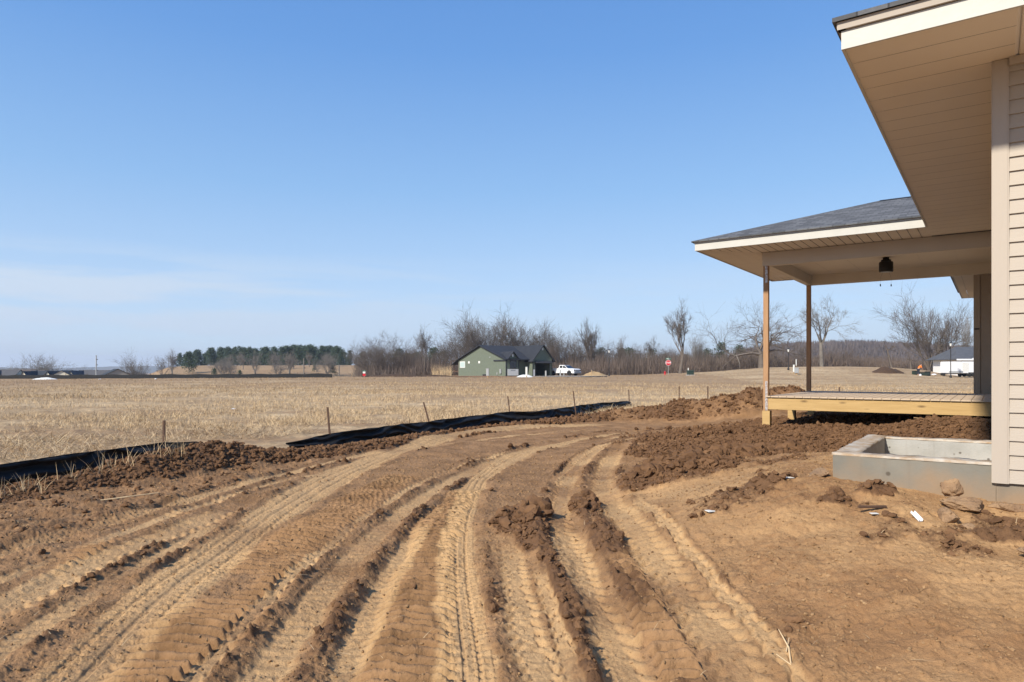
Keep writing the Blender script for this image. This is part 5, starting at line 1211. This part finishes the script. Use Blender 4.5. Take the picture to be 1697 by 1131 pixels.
pedestal(808, 105, 1.35, .42, 'pale meter pedestal before the big green gable wall')
pedestal(872.5, 104, 1.6, .30, 'tall narrow pedestal in front of the recessed wall of the green house', 'offwhite')
pedestal(904.5, 103, 1.0, .22, 'low pedestal before the garage of the green house')
pedestal(928.5, 102, 1.1, .22, 'grey pedestal in front of the pickup door')
pedestal(934.5, 103, .7, .15, 'thin short pedestal in front of the pickup, right of the grey one')
pedestal(980.5, 112, 1.1, .15, 'thin wooden marker before the tan straw pile', 'wood')
pedestal(1150.5-10, 118, .9, .15, 'thin pale marker just left of the utility box', 'offwhite')
pedestal(1320, 98, 1.0, .5, 'grey utility pedestal right of the middle street lamp')
pedestal(1315.5, 100, 1.3, .22, 'thin pale pedestal beside the middle street lamp', 'offwhite')
pedestal(1319.5, 124, 1.4, .16, 'white marker post on the crest between the porch posts', 'offwhite')
def pole(px, Y, ytop, label, m='greymetal', arm=True):
    x = pix(px, Y); z0 = gz(x, Y)-.5; hh = EYE+(614-ytop)/1131.3*Y-z0; e = empty('utility_pole', (x, Y, z0), 0, label, 'utility pole')
    b = MB(); b.tube([(0, 0, 0), (0, 0, hh)], [.16, .11], 8); b.build('pole', M[m], e)
    if arm:
        for k in range(3): b = MB(); b.box(-.1, .35, -.06, .06, hh-1-k*1.2, hh-.85-k*1.2); b.build('insulator_arm', M['darkpole'], e)
pole(159.5, 150, 589, 'tall grey utility pole between the far left roofs')
pole(503.5, 150, 594, 'wooden utility pole on the pale slope below the pines', 'palebark')
pole(562, 160, 605, 'short wooden pole at the right end of the pine hill', 'palebark', False)

# ------------------------------------------------------------------ roofs of the far left houses
M['roofgrey'] = mat('grey_roof', (.075, .075, .08), .9, (.10, .10, .105), .8)
M['roofbrown'] = mat('brown_roof', (.085, .07, .06), .9, (.11, .09, .08), .8)
M['roofblue'] = mat('slate_roof', (.03, .038, .048), .9, (.045, .052, .06), .8)
M['wallcream'] = mat('cream_wall', (.66, .61, .49), .8); M['walltan'] = mat('tan_wall', (.34, .31, .26), .8); M['wallwhite'] = mat('white_wall', (.62, .62, .6), .8)
def far_house(px, Y, w, d, ridge_y, rz, wall, roof, label, rise_=2.6, gable=None):
    x = pix(px, Y); z0 = gz(x, Y)-.2; top = EYE+(614-ridge_y)/1131.3*Y-z0; eh = top-rise_
    e = empty('far_house', (x, Y, z0), rz, label, 'house')
    b = MB(); b.prism([(-d/2, 0), (-d/2, eh), (0, top-.12), (d/2, eh), (d/2, 0)], 0, -w/2, w/2); b.build('wall', M[wall], e)
    b = MB(); k = rise_/(d/2); slab(b, [(-w/2-.2, -d/2-.5, eh-.5*k), (w/2+.2, -d/2-.5, eh-.5*k), (w/2+.2, 0, top), (-w/2-.2, 0, top)], .12)
    slab(b, [(-w/2-.2, 0, top), (w/2+.2, 0, top), (w/2+.2, d/2+.5, eh-.5*k), (-w/2-.2, d/2+.5, eh-.5*k)], .12); b.build('roof', M[roof], e)
    if gable:
        for gx, gw_ in gable:
            b = MB(); gh_ = gw_*.75; eb_ = top-.25-gh_; b.prism([(gx-gw_/2, eh-1.2), (gx-gw_/2, eb_), (gx, eb_+gh_), (gx+gw_/2, eb_), (gx+gw_/2, eh-1.2)], 1, -d/2-1.2, -d/4); g_ = b.build('gable', M[wall], e)
            b = MB(); slab(b, [(gx-gw_/2-.2, -d/2-1.4, eb_-.2), (gx, -d/2-1.4, eb_+gh_+.12), (gx, 0, eb_+gh_+.12), (gx-gw_/2-.2, 0, eb_-.2)], .1); slab(b, [(gx, -d/2-1.4, eb_+gh_+.119), (gx+gw_/2+.2, -d/2-1.4, eb_-.2), (gx+gw_/2+.2, 0, eb_-.2), (gx, 0, eb_+gh_+.119)], .1); b.build('gable_roof', M[roof], g_)
    return e
far_house(8, 165, 7, 9, 613, .1, 'wallcream', 'roofgrey', 'leftmost grey roofed house with a pale gable at the frame edge', gable=[(-.6, 4.2)])
far_house(29, 172, 9, 9, 612.5, .05, 'wallwhite', 'roofbrown', 'brown roofed house with a pale gable, second roof from the left', gable=[(0, 4.4)])
far_house(55, 178, 6, 9, 613.5, 0, 'wallcream', 'roofbrown', 'small brown roof with narrow pale gable, third roof from the left', gable=[(.8, 3.2)])
far_house(82, 168, 8, 9, 614.5, .08, 'wallcream', 'roofblue', 'slate roof with two small pale gables, left of the big pale gable', gable=[(-2.6, 3.3), (2.8, 3.3)])
far_house(112, 163, 12, 9, 614.0, R(112), 'wallcream', 'roofblue', 'house with a large pale gable facing the field')
far_house(157, 166, 7, 9, 613.5, .05, 'walltan', 'roofgrey', 'grey brown roof just behind the tall utility pole', gable=[(-2.4, 3.0)])
far_house(192, 160, 13, 10, 611.5, R(124), 'walltan', 'roofblue', 'dark gabled house right of the tall utility pole')

# ------------------------------------------------------------------ air
hzm = bpy.data.materials.new('haze'); hzm.use_nodes = True; t = hzm.node_tree; t.nodes.clear()
pv = N(t, 'ShaderNodeVolumePrincipled'); pv.inputs['Color'].default_value = (.80, .86, 1, 1); pv.inputs['Density'].default_value = .0002; pv.inputs['Anisotropy'].default_value = .2
mo = N(t, 'ShaderNodeOutputMaterial'); L(t, pv, 0, mo, 'Volume')
b = MB(); b.box(-4400, 4400, -4400, 4400, -60, 90); o = b.build('haze', hzm); o['kind'] = 'stuff'
